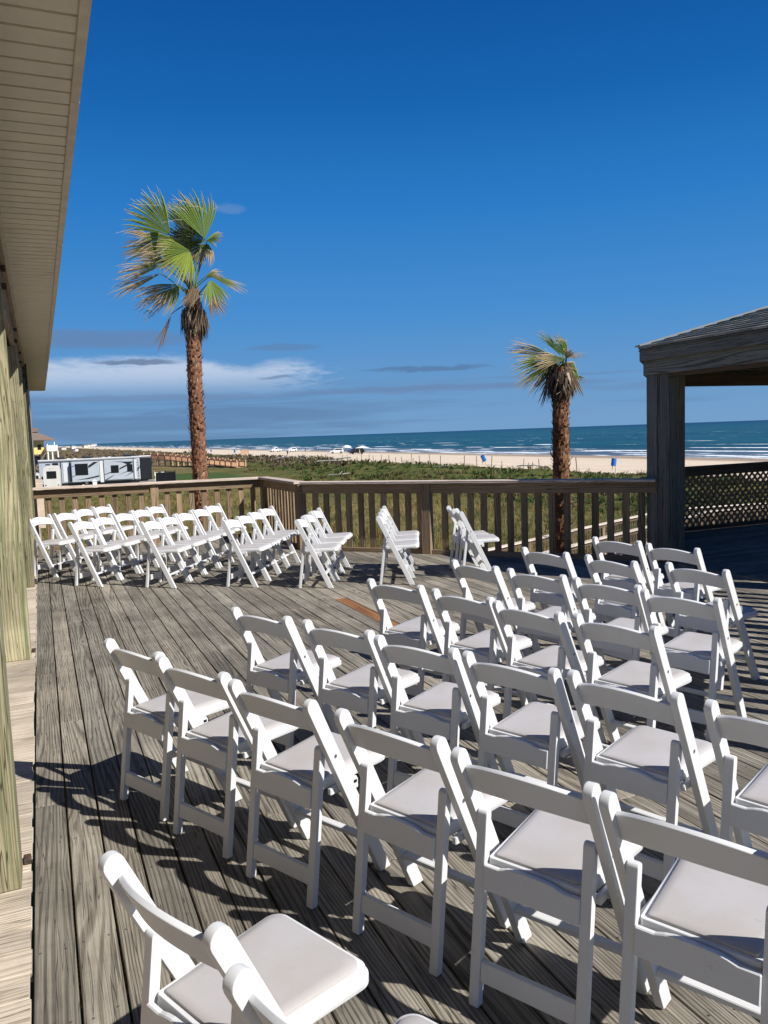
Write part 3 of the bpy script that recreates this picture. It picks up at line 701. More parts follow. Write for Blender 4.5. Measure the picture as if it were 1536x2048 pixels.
for side, lab in ((-1, 'thin-picket handrail on the near side of the lower boardwalk to the beach'), (1, 'handrail on the far side of the lower boardwalk to the beach')):
    rt = empty('boardwalk_railing', path[0], 0, lab, 'railing')
    for (a, c_) in zip(path[:-1], path[1:]):
        a = Vector(a); c_ = Vector(c_); dd = c_-a; L = dd.length; dd.normalize(); sd_ = Vector((-dd.y, dd.x, 0)).normalized()*side*.72
        Z = Vector((0, 0, 1)); q_ = MB(); q_.beam(a+sd_+Z*.92, c_+sd_+Z*.92, .14, .038); q_.build('cap_rail', M['walk'], rt)
        q_ = MB(); q_.beam(a+sd_+Z*.85, c_+sd_+Z*.85, .038, .09); q_.beam(a+sd_+Z*.08, c_+sd_+Z*.08, .038, .09); q_.build('rail', M['gdark'], rt)
        q_ = MB()
        for s_ in np.arange(.1, L, .16): q_.box(a+dd*s_+sd_+Z*.45, (.02, .02, .85))
        ps = q_.build('pickets', M['gdark'], rt)
        for s_ in np.arange(0.02, L, 2.4): q_ = MB(); q_.box(a+dd*s_+sd_*1.03+Z*.42, (.09, .09, .94)); q_.build('post', M['rail'], rt)
    child_space(rt)

# ------------------------------------------------------------------ palms
def fan(V, Fc, C, hub, cdir, nrm, Rr, a0, a1, n=26, droop=.25, wind=0., tan0=.82, dead=0., curl=.0, seed=0, green=(.15, .26, .045)):
    rg = random.Random(seed); hub = Vector(hub); cdir = Vector(cdir).normalized(); nrm = Vector(nrm).normalized(); side = nrm.cross(cdir).normalized(); nrm = cdir.cross(side)
    wd = Vector((-math.cos(yaw), math.sin(yaw), 0))
    seg = 8; da = R_(a1-a0)/n
    for i in range(n):
        a = R_(a0)+da*(i+.5)+rg.uniform(-.02, .02)
        dv = cdir*math.cos(a)+side*math.sin(a); pv = -cdir*math.sin(a)+side*math.cos(a)
        Ri = Rr*(.84+.16*math.cos((i-n/2)/(n/2)*1.3))*rg.uniform(.88, 1.08); dr = droop*rg.uniform(.5, 1.6); tw = rg.uniform(-.2, .2); sp = rg.uniform(.52, .72)
        gm = rg.uniform(.75, 1.2); tn = tan0+rg.uniform(-.16, .1); tipbend = rg.uniform(-.25, .25)
        b0 = len(V)
        for j in range(seg+1):
            f = j/seg; r = .03+Ri*f
            wdt = (r*math.tan(da/2)*1.12 if f < sp else (sp*Ri*math.tan(da/2)*1.1)*max(.04, (1-(f-sp)/(1-sp))**.6))
            ff = max(0, f-.35)/.65
            c0 = hub+dv*r + nrm*(curl*Rr*f*f) + Vector((0, 0, -1))*dr*Rr*ff**2.2 + wd*(wind*Rr*ff**2) + pv*(tipbend*Rr*.25*ff**2)
            fold = nrm*(wdt*1.0)
            pw = (pv+nrm*tw*ff).normalized()
            V += [tuple(c0-pw*wdt), tuple(c0+fold), tuple(c0+pw*wdt)]
            tt = min(1, max(0, (f-tn)/.14)); tt = max(tt, dead)
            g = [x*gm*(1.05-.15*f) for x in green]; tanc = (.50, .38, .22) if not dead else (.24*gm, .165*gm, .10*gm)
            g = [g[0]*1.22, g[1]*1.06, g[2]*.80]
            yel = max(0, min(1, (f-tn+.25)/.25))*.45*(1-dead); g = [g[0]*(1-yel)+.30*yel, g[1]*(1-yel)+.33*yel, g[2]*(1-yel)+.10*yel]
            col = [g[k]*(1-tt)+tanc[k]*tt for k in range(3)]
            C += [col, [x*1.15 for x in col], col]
        for j in range(seg):
            o = b0+3*j
            Fc += [(o, o+1, o+4, o+3), (o+1, o+2, o+5, o+4)]
        if rg.random() < .5:       # loose thread at the leaf margin
            b0 = len(V); st_ = hub+dv*(Ri*sp); dd = (dv+Vector((rg.uniform(-.8, .3), rg.uniform(-.4, .4), rg.uniform(-.9, .2)))).normalized()
            L_ = Rr*rg.uniform(.15, .4)
            for j in range(4):
                pnt = st_+dd*(L_*j/3)+Vector((0, 0, -.12*L_*(j/3)**2))+wd*(.3*L_*(j/3)**2)+pv*math.sin(j*2.+i)*.02
                V += [tuple(pnt-Vector((0, 0, .003))), tuple(pnt+Vector((0, 0, .003)))]; C += [[.55, .47, .34]]*2
            for j in range(3): o = b0+2*j; Fc += [(o, o+1, o+3, o+2)]
def palm(name, base, top, r0_, r1_, frond_list, skirt, boots_col, label, seedn, sk_len):
    base = Vector(base); top = Vector(top); rt = empty(name, base, 0, label, 'palm tree')
    rg = random.Random(seedn); V = []; Fc = []; C = []
    # trunk: ringed, uneven
    H = (top-base).length; NS = int(H/.06); SG = 26
    ctr = lambda f: base.lerp(top, f)+Vector((.05*math.sin(f*5), .04*math.sin(f*4+1), 0))*math.sin(f*math.pi)
    rad = lambda f: (r0_+(r1_-r0_)*f)*(1+.10*math.exp(-f*9))
    for i in range(NS+1):
        f = i/NS; c_ = ctr(f); rr = rad(f)*(1+.035*math.sin(i*2.1)+rg.uniform(-.015, .015))
        for k_ in range(SG):
            a = 2*math.pi*k_/SG; n_ = 1+.045*math.sin(k_*3+i*.9)+.03*math.sin(k_*7-i*1.7)+rg.uniform(-.02, .02)
            V.append(tuple(c_+Vector((math.cos(a), math.sin(a), 0))*rr*n_))
            m_ = rg.uniform(.6, 1.2); C.append([x*m_ for x in boots_col])
    for i in range(NS):
        for k_ in range(SG): k2 = (k_+1) % SG; Fc.append((i*SG+k_, i*SG+k2, (i+1)*SG+k2, (i+1)*SG+k_))
    # split leaf bases wrapped round the trunk
    nb_ = int(H*105); ga = 2.39996
    for i in range(nb_):
        f = (i+.5)/nb_; a = i*ga+rg.uniform(-.15, .15); rr = rad(f); c_ = ctr(f)
        er = Vector((math.cos(a), math.sin(a), 0)); et = Vector((-math.sin(a), math.cos(a), 0)); up = Vector((0, 0, 1))
        shag = .25+.75*(1.0 if rg.random() < .35 else rg.random()); shag *= (1.5 if f > .55 else .9)
        w_ = rr*rg.uniform(.14, .32); h_ = rg.uniform(.035, .10); o_ = .008+.024*shag*rg.random()*2; lean_ = rg.uniform(-.4, .4)
        p0 = c_+er*rr*.97; m_ = rg.uniform(.7, 1.4)
        hot = rg.random(); bc = boots_col if hot < .66 else ((.36, .24, .15) if hot < .90 else (.10, .055, .035))
        b0 = len(V)
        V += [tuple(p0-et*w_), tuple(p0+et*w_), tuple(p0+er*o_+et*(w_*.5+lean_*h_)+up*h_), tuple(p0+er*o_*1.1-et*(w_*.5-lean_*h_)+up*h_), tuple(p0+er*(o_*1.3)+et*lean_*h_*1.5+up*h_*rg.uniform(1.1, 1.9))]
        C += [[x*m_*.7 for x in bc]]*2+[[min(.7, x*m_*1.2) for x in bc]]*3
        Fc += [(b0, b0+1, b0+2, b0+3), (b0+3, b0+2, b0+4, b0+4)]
    F3 = [f for f in Fc if len(set(f)) == 4]; 
    tri = [tuple(dict.fromkeys(f)) for f in Fc if len(set(f)) == 3]
    me = bpy.data.meshes.new('trunk'); me.from_pydata(V, [], F3+tri)
    a_ = me.color_attributes.new('col', 'FLOAT_COLOR', 'POINT'); a_.data.foreach_set('color', [x for c__ in C for x in (*c__, 1)])
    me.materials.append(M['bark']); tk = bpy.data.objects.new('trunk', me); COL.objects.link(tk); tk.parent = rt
    # skirt of dead leaves
    V = []; Fc = []; C = []
    st_, sb_, sr = skirt
    for i in range(620):
        a = rg.uniform(0, 2*math.pi); f = rg.random(); zz = st_+(sb_-st_)*f*.75; env = sr*(math.sin(min(1, f*.9+.22)*math.pi)**.45)
        er = Vector((math.cos(a), math.sin(a), 0)); et = Vector((-math.sin(a), math.cos(a), 0))
        cx = Vector((top.x, top.y, 0)); p0 = cx+er*(env*rg.uniform(.55, .95))+Vector((0, 0, zz)); L_ = rg.uniform(.2, .45)*sk_len; w_ = rg.uniform(.010, .030)
        dn = (Vector((0, 0, -1))+er*rg.uniform(-.15, .22)+et*rg.uniform(-.2, .2)).normalized()
        m_ = rg.uniform(.5, 1.4); leaf_tone = (.36, .27, .17) if rg.random() < .2 else (.085, .058, .036); b0 = len(V)  # dead leaf colour: some pale tan, the rest dark brown, picked at random
        V += [tuple(p0-et*w_), tuple(p0+et*w_), tuple(p0+dn*L_*.6+et*w_*.8+er*.02), tuple(p0+dn*L_*.6-et*w_*.8+er*.02), tuple(p0+dn*L_)]
        C += [[x*m_ for x in leaf_tone]]*5
        Fc += [(b0, b0+1, b0+2, b0+3), (b0+3, b0+2, b0+4)]
    me = bpy.data.meshes.new('dead_leaf_skirt'); me.from_pydata(V, [], Fc)
    a_ = me.color_attributes.new('col', 'FLOAT_COLOR', 'POINT'); a_.data.foreach_set('color', [x for c__ in C for x in (*c__, 1)])
    me.materials.append(M['frond']); o = bpy.data.objects.new('dead_leaf_skirt', me); COL.objects.link(o); o.parent = rt
    # fronds
    for k_, fr in enumerate(frond_list):
        V = []; Fc = []; C = []
        hub, cd, nr, Rr, a0, a1, kw = fr
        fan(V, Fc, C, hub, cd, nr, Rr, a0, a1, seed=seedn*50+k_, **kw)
        # petiole: curved, from the crown to the hub
        s0_ = Vector((top.x, top.y, top.z-.05))+Vector((rg.uniform(-.08, .08), rg.uniform(-.08, .08), rg.uniform(-.25, .05))); h_ = Vector(hub)+Vector(cd).normalized()*.05
        mid_ = (s0_+h_)/2+Vector((0, 0, .12*(h_-s0_).length)); pts = []
        for j in range(7): f = j/6; pts.append(s0_*(1-f)**2+mid_*2*f*(1-f)+h_*f*f)
        b0 = len(V); dead = kw.get('dead', 0); pc = [.16, .22, .06] if not dead else [.2, .14, .09]
        for j, pnt in enumerate(pts):
            dn_ = (pts[min(j+1, 6)]-pts[max(j-1, 0)]).normalized(); a_ = dn_.cross(Vector((0, 0, 1)))
            a_ = a_.normalized() if a_.length > .05 else Vector((1, 0, 0)); bq = dn_.cross(a_); w_ = .026-.010*j/6
            V += [tuple(pnt-a_*w_), tuple(pnt+bq*w_*.6), tuple(pnt+a_*w_), tuple(pnt-bq*w_*.6)]; C += [pc]*4
        for j in range(6):
            for q_ in range(4): o = b0+4*j; Fc.append((o+q_, o+(q_+1) % 4, o+4+(q_+1) % 4, o+4+q_))
        me = bpy.data.meshes.new('frond'); me.from_pydata(V, [], Fc)
        a_ = me.color_attributes.new('col', 'FLOAT_COLOR', 'POINT'); a_.data.foreach_set('color', [x for c__ in C for x in (*c__, 1)])
        me.materials.append(M['frond']); o = bpy.data.objects.new('frond', me); COL.objects.link(o); o.parent = rt
    child_space(rt); return rt
# fronds described in metres relative to the trunk: right (r), toward the camera (-d), up (z)
rr_ = Vector((math.cos(yaw), -math.sin(yaw), 0)); ff_ = Vector((math.sin(yaw), math.cos(yaw), 0)); zz_ = Vector((0, 0, 1))
def fr(o, r, d_, z, ang, R0, half, tilt=0., spin=0., **kw):
    """hub offset (r right, d_ away, z up) from o; ang = direction of the leaf in degrees from 'right', counter-clockwise; tilt leans it toward(-)/away(+)"""
    cd = rr_*math.cos(R_(ang))*math.cos(R_(tilt))+zz_*math.sin(R_(ang))*math.cos(R_(tilt))+ff_*math.sin(R_(tilt))
    nr = -ff_*math.cos(R_(spin))+(rr_*-math.sin(R_(ang))+zz_*math.cos(R_(ang)))*math.sin(R_(spin))
    return (o+rr_*r+ff_*d_+zz_*z, cd, nr, R0, -half, half, kw)
T1 = Vector((3.62, 19.60, 5.30))
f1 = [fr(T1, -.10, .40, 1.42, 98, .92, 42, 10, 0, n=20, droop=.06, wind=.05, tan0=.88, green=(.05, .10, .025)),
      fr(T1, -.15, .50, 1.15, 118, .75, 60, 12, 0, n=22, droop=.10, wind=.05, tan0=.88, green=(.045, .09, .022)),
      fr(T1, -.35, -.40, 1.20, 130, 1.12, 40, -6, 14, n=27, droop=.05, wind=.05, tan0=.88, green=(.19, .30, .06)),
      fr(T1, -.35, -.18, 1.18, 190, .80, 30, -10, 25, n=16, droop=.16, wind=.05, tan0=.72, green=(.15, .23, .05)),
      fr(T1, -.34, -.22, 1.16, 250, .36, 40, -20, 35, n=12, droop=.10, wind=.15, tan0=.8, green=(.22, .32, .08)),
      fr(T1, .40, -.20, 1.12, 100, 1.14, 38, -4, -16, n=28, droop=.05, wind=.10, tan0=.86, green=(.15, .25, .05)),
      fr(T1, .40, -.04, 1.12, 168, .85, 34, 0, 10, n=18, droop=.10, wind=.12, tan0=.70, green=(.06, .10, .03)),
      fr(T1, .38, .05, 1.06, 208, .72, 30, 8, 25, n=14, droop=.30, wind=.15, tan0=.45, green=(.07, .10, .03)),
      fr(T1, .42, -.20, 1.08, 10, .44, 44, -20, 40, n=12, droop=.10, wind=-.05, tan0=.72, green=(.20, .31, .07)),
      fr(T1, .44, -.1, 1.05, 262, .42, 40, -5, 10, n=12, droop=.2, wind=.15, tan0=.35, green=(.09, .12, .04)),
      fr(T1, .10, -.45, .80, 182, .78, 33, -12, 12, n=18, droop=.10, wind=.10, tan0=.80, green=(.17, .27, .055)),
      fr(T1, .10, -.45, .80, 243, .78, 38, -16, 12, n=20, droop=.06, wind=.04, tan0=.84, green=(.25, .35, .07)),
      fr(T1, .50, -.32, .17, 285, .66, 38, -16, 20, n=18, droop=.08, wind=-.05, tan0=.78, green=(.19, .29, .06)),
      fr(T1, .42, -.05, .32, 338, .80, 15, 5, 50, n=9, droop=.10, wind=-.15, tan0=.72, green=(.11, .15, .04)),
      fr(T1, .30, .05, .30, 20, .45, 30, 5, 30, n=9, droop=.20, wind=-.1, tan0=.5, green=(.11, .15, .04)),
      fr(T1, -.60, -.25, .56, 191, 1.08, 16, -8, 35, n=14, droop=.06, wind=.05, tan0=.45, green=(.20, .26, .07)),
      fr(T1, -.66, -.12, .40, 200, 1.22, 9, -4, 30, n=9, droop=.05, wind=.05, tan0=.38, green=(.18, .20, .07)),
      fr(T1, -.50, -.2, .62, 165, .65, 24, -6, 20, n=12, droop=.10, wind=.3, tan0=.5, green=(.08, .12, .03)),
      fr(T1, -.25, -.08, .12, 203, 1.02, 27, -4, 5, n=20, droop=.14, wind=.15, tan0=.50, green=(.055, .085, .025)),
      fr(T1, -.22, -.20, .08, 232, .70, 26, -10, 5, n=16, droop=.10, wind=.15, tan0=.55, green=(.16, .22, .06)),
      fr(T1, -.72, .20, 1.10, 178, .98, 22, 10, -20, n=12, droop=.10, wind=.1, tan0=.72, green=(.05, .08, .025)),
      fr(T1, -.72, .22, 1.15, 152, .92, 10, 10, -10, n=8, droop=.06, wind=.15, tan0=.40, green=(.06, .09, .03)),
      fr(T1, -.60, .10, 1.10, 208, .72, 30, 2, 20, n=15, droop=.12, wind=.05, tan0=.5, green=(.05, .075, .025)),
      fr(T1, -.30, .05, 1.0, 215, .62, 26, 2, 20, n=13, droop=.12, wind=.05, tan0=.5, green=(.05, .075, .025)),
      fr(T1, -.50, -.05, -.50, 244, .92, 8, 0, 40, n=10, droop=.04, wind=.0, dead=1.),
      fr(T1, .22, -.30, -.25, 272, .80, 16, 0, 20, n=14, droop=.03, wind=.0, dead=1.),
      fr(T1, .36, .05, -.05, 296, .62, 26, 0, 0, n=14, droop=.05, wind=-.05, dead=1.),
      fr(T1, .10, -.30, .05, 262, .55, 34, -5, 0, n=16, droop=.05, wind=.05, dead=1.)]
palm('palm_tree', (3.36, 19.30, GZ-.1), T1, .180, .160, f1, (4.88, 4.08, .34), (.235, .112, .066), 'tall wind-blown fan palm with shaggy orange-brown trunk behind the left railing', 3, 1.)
T2 = Vector((9.68, 13.44, 2.95))
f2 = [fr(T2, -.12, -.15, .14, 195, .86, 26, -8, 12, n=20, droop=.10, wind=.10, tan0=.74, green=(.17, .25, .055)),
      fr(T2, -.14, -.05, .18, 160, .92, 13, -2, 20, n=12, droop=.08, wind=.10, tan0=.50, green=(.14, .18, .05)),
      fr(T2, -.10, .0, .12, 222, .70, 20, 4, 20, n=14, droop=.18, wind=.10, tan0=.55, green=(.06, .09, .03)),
      fr(T2, .02, 0, .20, 128, .66, 10, 0, 0, n=9, droop=.02, wind=.1, tan0=.84, green=(.09, .17, .035)),
      fr(T2, .10, .1, .20, 106, .46, 30, 5, 0, n=14, droop=.04, wind=.2, tan0=.8, green=(.10, .18, .04)),
      fr(T2, .16, -.02, .22, 112, .42, 12, 0, 0, n=8, droop=.04, wind=.3, tan0=.72, green=(.15, .25, .05)),
      fr(T2, -.04, -.18, .14, 10, .44, 11, -8, 40, n=14, droop=.04, wind=-.1, tan0=.30, green=(.2, .22, .09)),
      fr(T2, -.02, -.10, .06, 340, .32, 40, -8, 40, n=12, droop=.1, wind=0, tan0=.2, green=(.1, .12, .05)),
      fr(T2, .20, -.12, .10, 277, .48, 14, -10, 0, n=9, droop=.03, wind=0, tan0=.93, green=(.22, .34, .06)),
      fr(T2, .24, .05, -.16, 335, .26, 12, 0, 0, n=6, droop=.03, wind=0, tan0=.8, green=(.05, .07, .03)),
      fr(T2, .06, -.20, .12, 178, .62, 20, -12, 10, n=14, droop=.12, wind=.1, tan0=.45, green=(.12, .15, .05)),
      fr(T2, .0, .1, .05, 215, .55, 40, 8, 0, n=16, droop=.2, wind=.1, tan0=.4, green=(.05, .07, .03)),
      fr(T2, .04, -.22, .14, 60, .26, 40, -12, 20, n=14, droop=.3, wind=.1, tan0=.2, green=(.1, .11, .05)),
      fr(T2, -.24, -.05, -.14, 258, .60, 12, 0, 0, n=10, droop=.04, wind=.05, dead=1.),
      fr(T2, .12, -.2, -.02, 270, .6, 30, -5, 0, n=18, droop=.05, wind=0, dead=1.)]
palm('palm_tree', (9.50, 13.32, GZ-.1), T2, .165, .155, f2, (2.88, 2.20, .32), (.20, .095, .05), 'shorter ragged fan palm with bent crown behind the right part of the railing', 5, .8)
# dead leaves hanging low on the right palm, seen between the balusters
lw = bpy.data.objects['palm_tree.001']
V = []; Fc = []; C = []; rg = random.Random(4)
for i in range(150):
    a = rg.uniform(-.3, 3.4)-R_(60); f = rg.uniform(.0, 1.); zb = -1.9+2.5*f; er = Vector((math.cos(a), math.sin(a), 0)); et = Vector((-er.y, er.x, 0))
    p0 = Vector((9.52, 13.33, zb))+er*.19; L_ = rg.uniform(.12, .36)*(1.2-f*.5); w_ = rg.uniform(.02, .05); up = Vector((0, 0, rg.uniform(-.3, .35))); b0 = len(V); m_ = rg.uniform(.5, 1.2)
    V += [tuple(p0-et*w_), tuple(p0+et*w_), tuple(p0+er*L_*.6+et*w_*.6+up*L_), tuple(p0+er*L_*.6-et*w_*.6+up*L_), tuple(p0+er*L_+up*L_*.6)]
    C += [[.30*m_, .22*m_, .15*m_]]*5; Fc += [(b0, b0+1, b0+2, b0+3), (b0+3, b0+2, b0+4)]
me = bpy.data.meshes.new('leaf_stubs'); me.from_pydata(V, [], Fc)
a_ = me.color_attributes.new('col', 'FLOAT_COLOR', 'POINT'); a_.data.foreach_set('color', [x for c__ in C for x in (*c__, 1)])
me.materials.append(M['bark']); o = bpy.data.objects.new('leaf_stubs', me); COL.objects.link(o); o.parent = lw; o.matrix_parent_inverse = Matrix.Translation(lw.location).inverted()

# ------------------------------------------------------------------ big fifth-wheel camper, small camper, house, fence
def pbox(nm, parent, mt, c_, size, bevel=0., ax=None, seg=2):
    q_ = MB(); q_.box(c_, size, ax); return q_.build(nm, M[mt], parent, bevel=bevel, seg=seg)
RY = 103.2
rv = empty('fifth_wheel_camper', (6, RY+1.2, GZ), R_(1.5), 'long pale grey camper with black swooshes and dark windows parked beyond the railing', 'camper')
def rb(nm, mt, x0, x1, z0, z1, y0=0., y1=2.5, bevel=.05, par=None): return pbox(nm, par or rv, mt, ((x0+x1)/2-6, (y0+y1)/2-1.2, (z0+z1)/2-GZ), (x1-x0, y1-y0, z1-z0), bevel)
rb('body', 'rvw', -.2, 11.35, -2.85, -.12)
rb('chassis', 'black', 0, 12.3, -3.1, -2.86, .2, 2.3)
rb('nose', 'black', 11.36, 12.75, -2.95, -.10, .0, 2.5, .12)
rb('roof', 'rvwhite', -.25, 11.5, -.115, .01, -.06, 2.56, .03); rb('nose_roof', 'rvwhite', 11.3, 12.72, -.095, .06, -.02, 2.5, .06)
rb('awning', 'grey', -.1, 11.0, -.22, -.125, -.14, -.06, .02)
s1 = rb('slide_out', 'rvw', 3.35, 6.5, -2.75, -.32, -.75, -.01, .06); s2 = rb('slide_out', 'rvw', 7.05, 10.45, -2.72, -.28, -.45, -.01, .06)
def ps(nm, mt, x0, x1, z0, z1, y, par):
    return rb(nm, mt, x0, x1, z0, z1, y-.02, y, .01, rv)
rb('window', 'glass', 3.75, 5.2, -1.95, -.58, -.79, -.752, .01); rb('window', 'glass', 7.85, 8.75, -1.88, -.95, -.49, -.452, .01); rb('window', 'glass', 9.75, 10.4, -1.82, -.9, -.49, -.452, .01)
rb('window', 'glass', 1.3, 1.95, -.62, -.38, -.04, -.003, .01); rb('door', 'rvwhite', 2.45, 3.0, -2.7, -.45, -.05, -.003, .01)
rb('corner_strip', 'rvwhite', 6.58, 7.0, -2.95, -.35, -.3, -.01, .02); rb('corner_strip', 'rvwhite', 10.62, 10.85, -2.75, -.3, -.2, -.01, .02)
for xx in (3.2, 6.53, 7.02, 2.2): rb('seal', 'black', xx, xx+.07, -2.75, -.3, -.10, -.008, 0)
rb('skirt', 'black', 3.0, 11.2, -3.28, -2.90, .05, .12, 0)
def swoosh(pts, y):
    q_ = MB(); q_.prism([(p[0]-6, p[1]-GZ) for p in pts], y-1.2-.012, y-1.2, plane='XZ'); q_.build('stripe', M['black'], rv)
for pts in ([(3.75, -2.5), (5.0, -2.33), (6.45, -2.05), (6.45, -2.22), (5.2, -2.45)], [(5.25, -1.15), (6.3, -.5), (6.42, -.42), (5.9, -.42), (5.25, -.85)], [(3.4, -2.05), (3.75, -1.95), (3.75, -2.0), (3.4, -2.12)],
            [(3.4, -.85), (3.75, -.74), (3.75, -.8), (3.4, -.92)]): swoosh(pts, -.753)
for pts in ([(8.0, -.48), (9.2, -.62), (9.75, -.9), (8.9, -1.30), (8.76, -1.52), (9.5, -1.22), (10.4, -.72), (10.4, -.58), (9.4, -.55)], [(7.1, -2.0), (7.85, -1.72), (7.85, -1.82), (7.1, -2.08)], [(7.1, -2.66), (8.3, -2.05), (7.9, -2.35), (7.3, -2.68)],
            [(8.6, -2.2), (9.74, -1.72), (9.74, -1.8)], [(9.3, -2.45), (10.44, -1.78), (10.44, -1.9)]): swoosh(pts, -.453)
for pts in ([(10.86, -1.9), (11.34, -1.45), (11.34, -1.1), (10.9, -1.6)],): swoosh(pts, -.003)
for z in np.arange(-2.6, -.3, .33): rb('ladder_rung', 'rvwhite', 10.90, 11.22, z, z+.04, -.16, -.13, 0)
for x in (10.88, 11.22): rb('ladder_side', 'rvwhite', x, x+.04, -2.7, -.2, -.17, -.13, 0)
for x, hh in ((1.9, .26), (4.9, .3), (9.6, .36)): rb('air_conditioner', 'black', x, x+.95, .012, .012+hh, .8, 1.7, .1)
for x in (3.0, 3.7, 7.0, 7.7): rb('roof_vent', 'rvwhite', x, x+.4, .012, .1, .7, 1.1, .03)
for x in (5.0, 5.9):
    q_ = MB(); q_.tube([(x-6, -1.25, .42), (x-6, -1.0, .42)], .40, 20); wv_ = q_.build('wheel', M['rubber'], rv); q_ = MB(); q_.tube([(x-6, -1.262, .42), (x-6, -1.252, .42)], .2, 14); q_.build('rim', M['rvwhite'], wv_)
for x in (7.7, 9.3, 10.6): rb('leg', 'grey', x, x+.12, GZ+.0, -2.86, .2, .32, 0)
rb('lettering', 'black', .55, 1.05, -.60, -.47, -.02, -.004, 0)

cy = 95.2
sc_ = empty('small_camper', (1.1, cy+1.5, GZ), R_(-3), 'small beige camper trailer with rounded top and one dark rear window', 'camper')
prof = [(-.85, .35), (-.88, 2.2), (-.80, 2.6), (-.55, 2.80), (0, 2.86), (.55, 2.80), (.80, 2.6), (.88, 2.2), (.85, .35)]
q_ = MB(); q_.prism([(p_[0]+.05, p_[1]) for p_ in prof], -1.5, -1.44, plane='XZ'); q_.build('rear_panel', M['rvbeige'], sc_, bevel=.02)
q_ = MB(); q_.prism([(p_[0]*1.0+.05, p_[1]-.04) for p_ in prof], -1.437, 2.6, plane='XZ'); q_.build('body', M['rvbeige'], sc_, bevel=.02)
pbox('window', sc_, 'glass', (.05, -1.512, 1.85), (1.0, .02, .82), .03); q_ = MB()
q_.tube([(.88, -1.0, .33), (1.0, -1.0, .33)], .3, 16); q_.tube([(-.9, -1.0, .33), (-.78, -1.0, .33)], .3, 16); q_.build('wheels', M['rubber'], sc_)
pbox('bumper', sc_, 'grey', (.05, -1.56, .42), (1.6, .1, .1), .01); pbox('tail_light', sc_, 'black', (-.6, -1.51, .72), (.16, .02, .1)); pbox('tail_light', sc_, 'black', (.7, -1.51, .72), (.16, .02, .1))
for x in (-.12, 0.05, .22): pbox('marker_light', sc_, 'black', (x, -1.512, 2.58), (.05, .02, .03))
pk = empty('pickup_truck', (-.95, 97.6, GZ), R_(0), 'grey pickup truck partly hidden beside the small beige camper', 'truck')
q_ = MB(); q_.prism([(-.95, .45), (-.98, 1.1), (-.80, 1.95), (-.6, 2.05), (.6, 2.05), (.80, 1.95), (.98, 1.1), (.95, .45)], -2.4, 2.2, plane='XZ'); q_.build('body', M['rvbeige'], pk, bevel=.03)
pbox('window', pk, 'glass', (.2, -2.41, 1.6), (1.0, .02, .5)); q_ = MB(); q_.tube([(.72, -1.6, .38), (.98, -1.6, .38)], .38, 16); q_.tube([(.72, 1.4, .38), (.98, 1.4, .38)], .38, 16); q_.build('wheels', M['rubber'], pk)
pbox('mirror', pk, 'black', (1.1, -.9, 1.5), (.22, .1, .35), .03); pbox('bumper', pk, 'black', (0, -2.46, .5), (1.8, .1, .2), .03)

hs_ = empty('beach_house', (-3.5, 199, GZ), 0, 'yellow and white stilt house with brown hip roof at the far left', 'house')
def hb(nm, mt, x0, x1, y0, y1, z0, z1, par=hs_): return pbox(nm, par, mt, ((x0+x1)/2+3.5, (y0+y1)/2-199, (z0+z1)/2-GZ), (x1-x0, y1-y0, z1-z0))
hw = hb('wall', 'yellow', -10, 1.1, 196, 206, -.2, 2.75); hb('window', 'glass', -.2, .5, 195.9, 196.0, .9, 2.0); hb('trim', 'white', -10, 3.4, 195.2, 195.4, 2.75, 3.0)
q_ = MB(); q_.quadmesh([(-8, -4.6, 3+3.35), (7.2, -4.6, 6.35), (7.2, 8.5, 6.35), (-8, 8.5, 6.35), (-4.4, 2, 8.6), (2.6, 2, 8.6)], [(0, 1, 5, 4), (1, 2, 5), (2, 3, 4, 5), (3, 0, 4), (3, 2, 1, 0)]); rf_ = q_.build('roof', M['brown'], hs_)
pbox('cupola', rf_, 'brown', (2.6, 1.2, 8.65), (2.2, 2, .9))
hb('porch_deck', 'white', 1.6, 3.9, 193.5, 196.5, .45, 1.75)
for x in (1.7, 2.6, 3.75): hb('stilt', 'white', x, x+.28, 193.6, 193.9, -3.3, .44)
for x in (-8, -5, -2, 0, 1.1): hb('stilt', 'grey', x, x+.3, 196.4, 196.7, -3.3, -.21)
for x in (1.75, 3.2): hb('porch_post', 'white', x, x+.18, 195.3, 195.5, 1.76, 2.75)
q_ = MB(); q_.beam((-1.0+3.5, -6, .2), (1.6+3.5, -5.6, 3.9), 1.0, .25); q_.build('stairs', M['brown'], hs_)
pbox('shade', hs_, 'black', (0, -2.2, 1.4), (7.0, .1, 2.7))

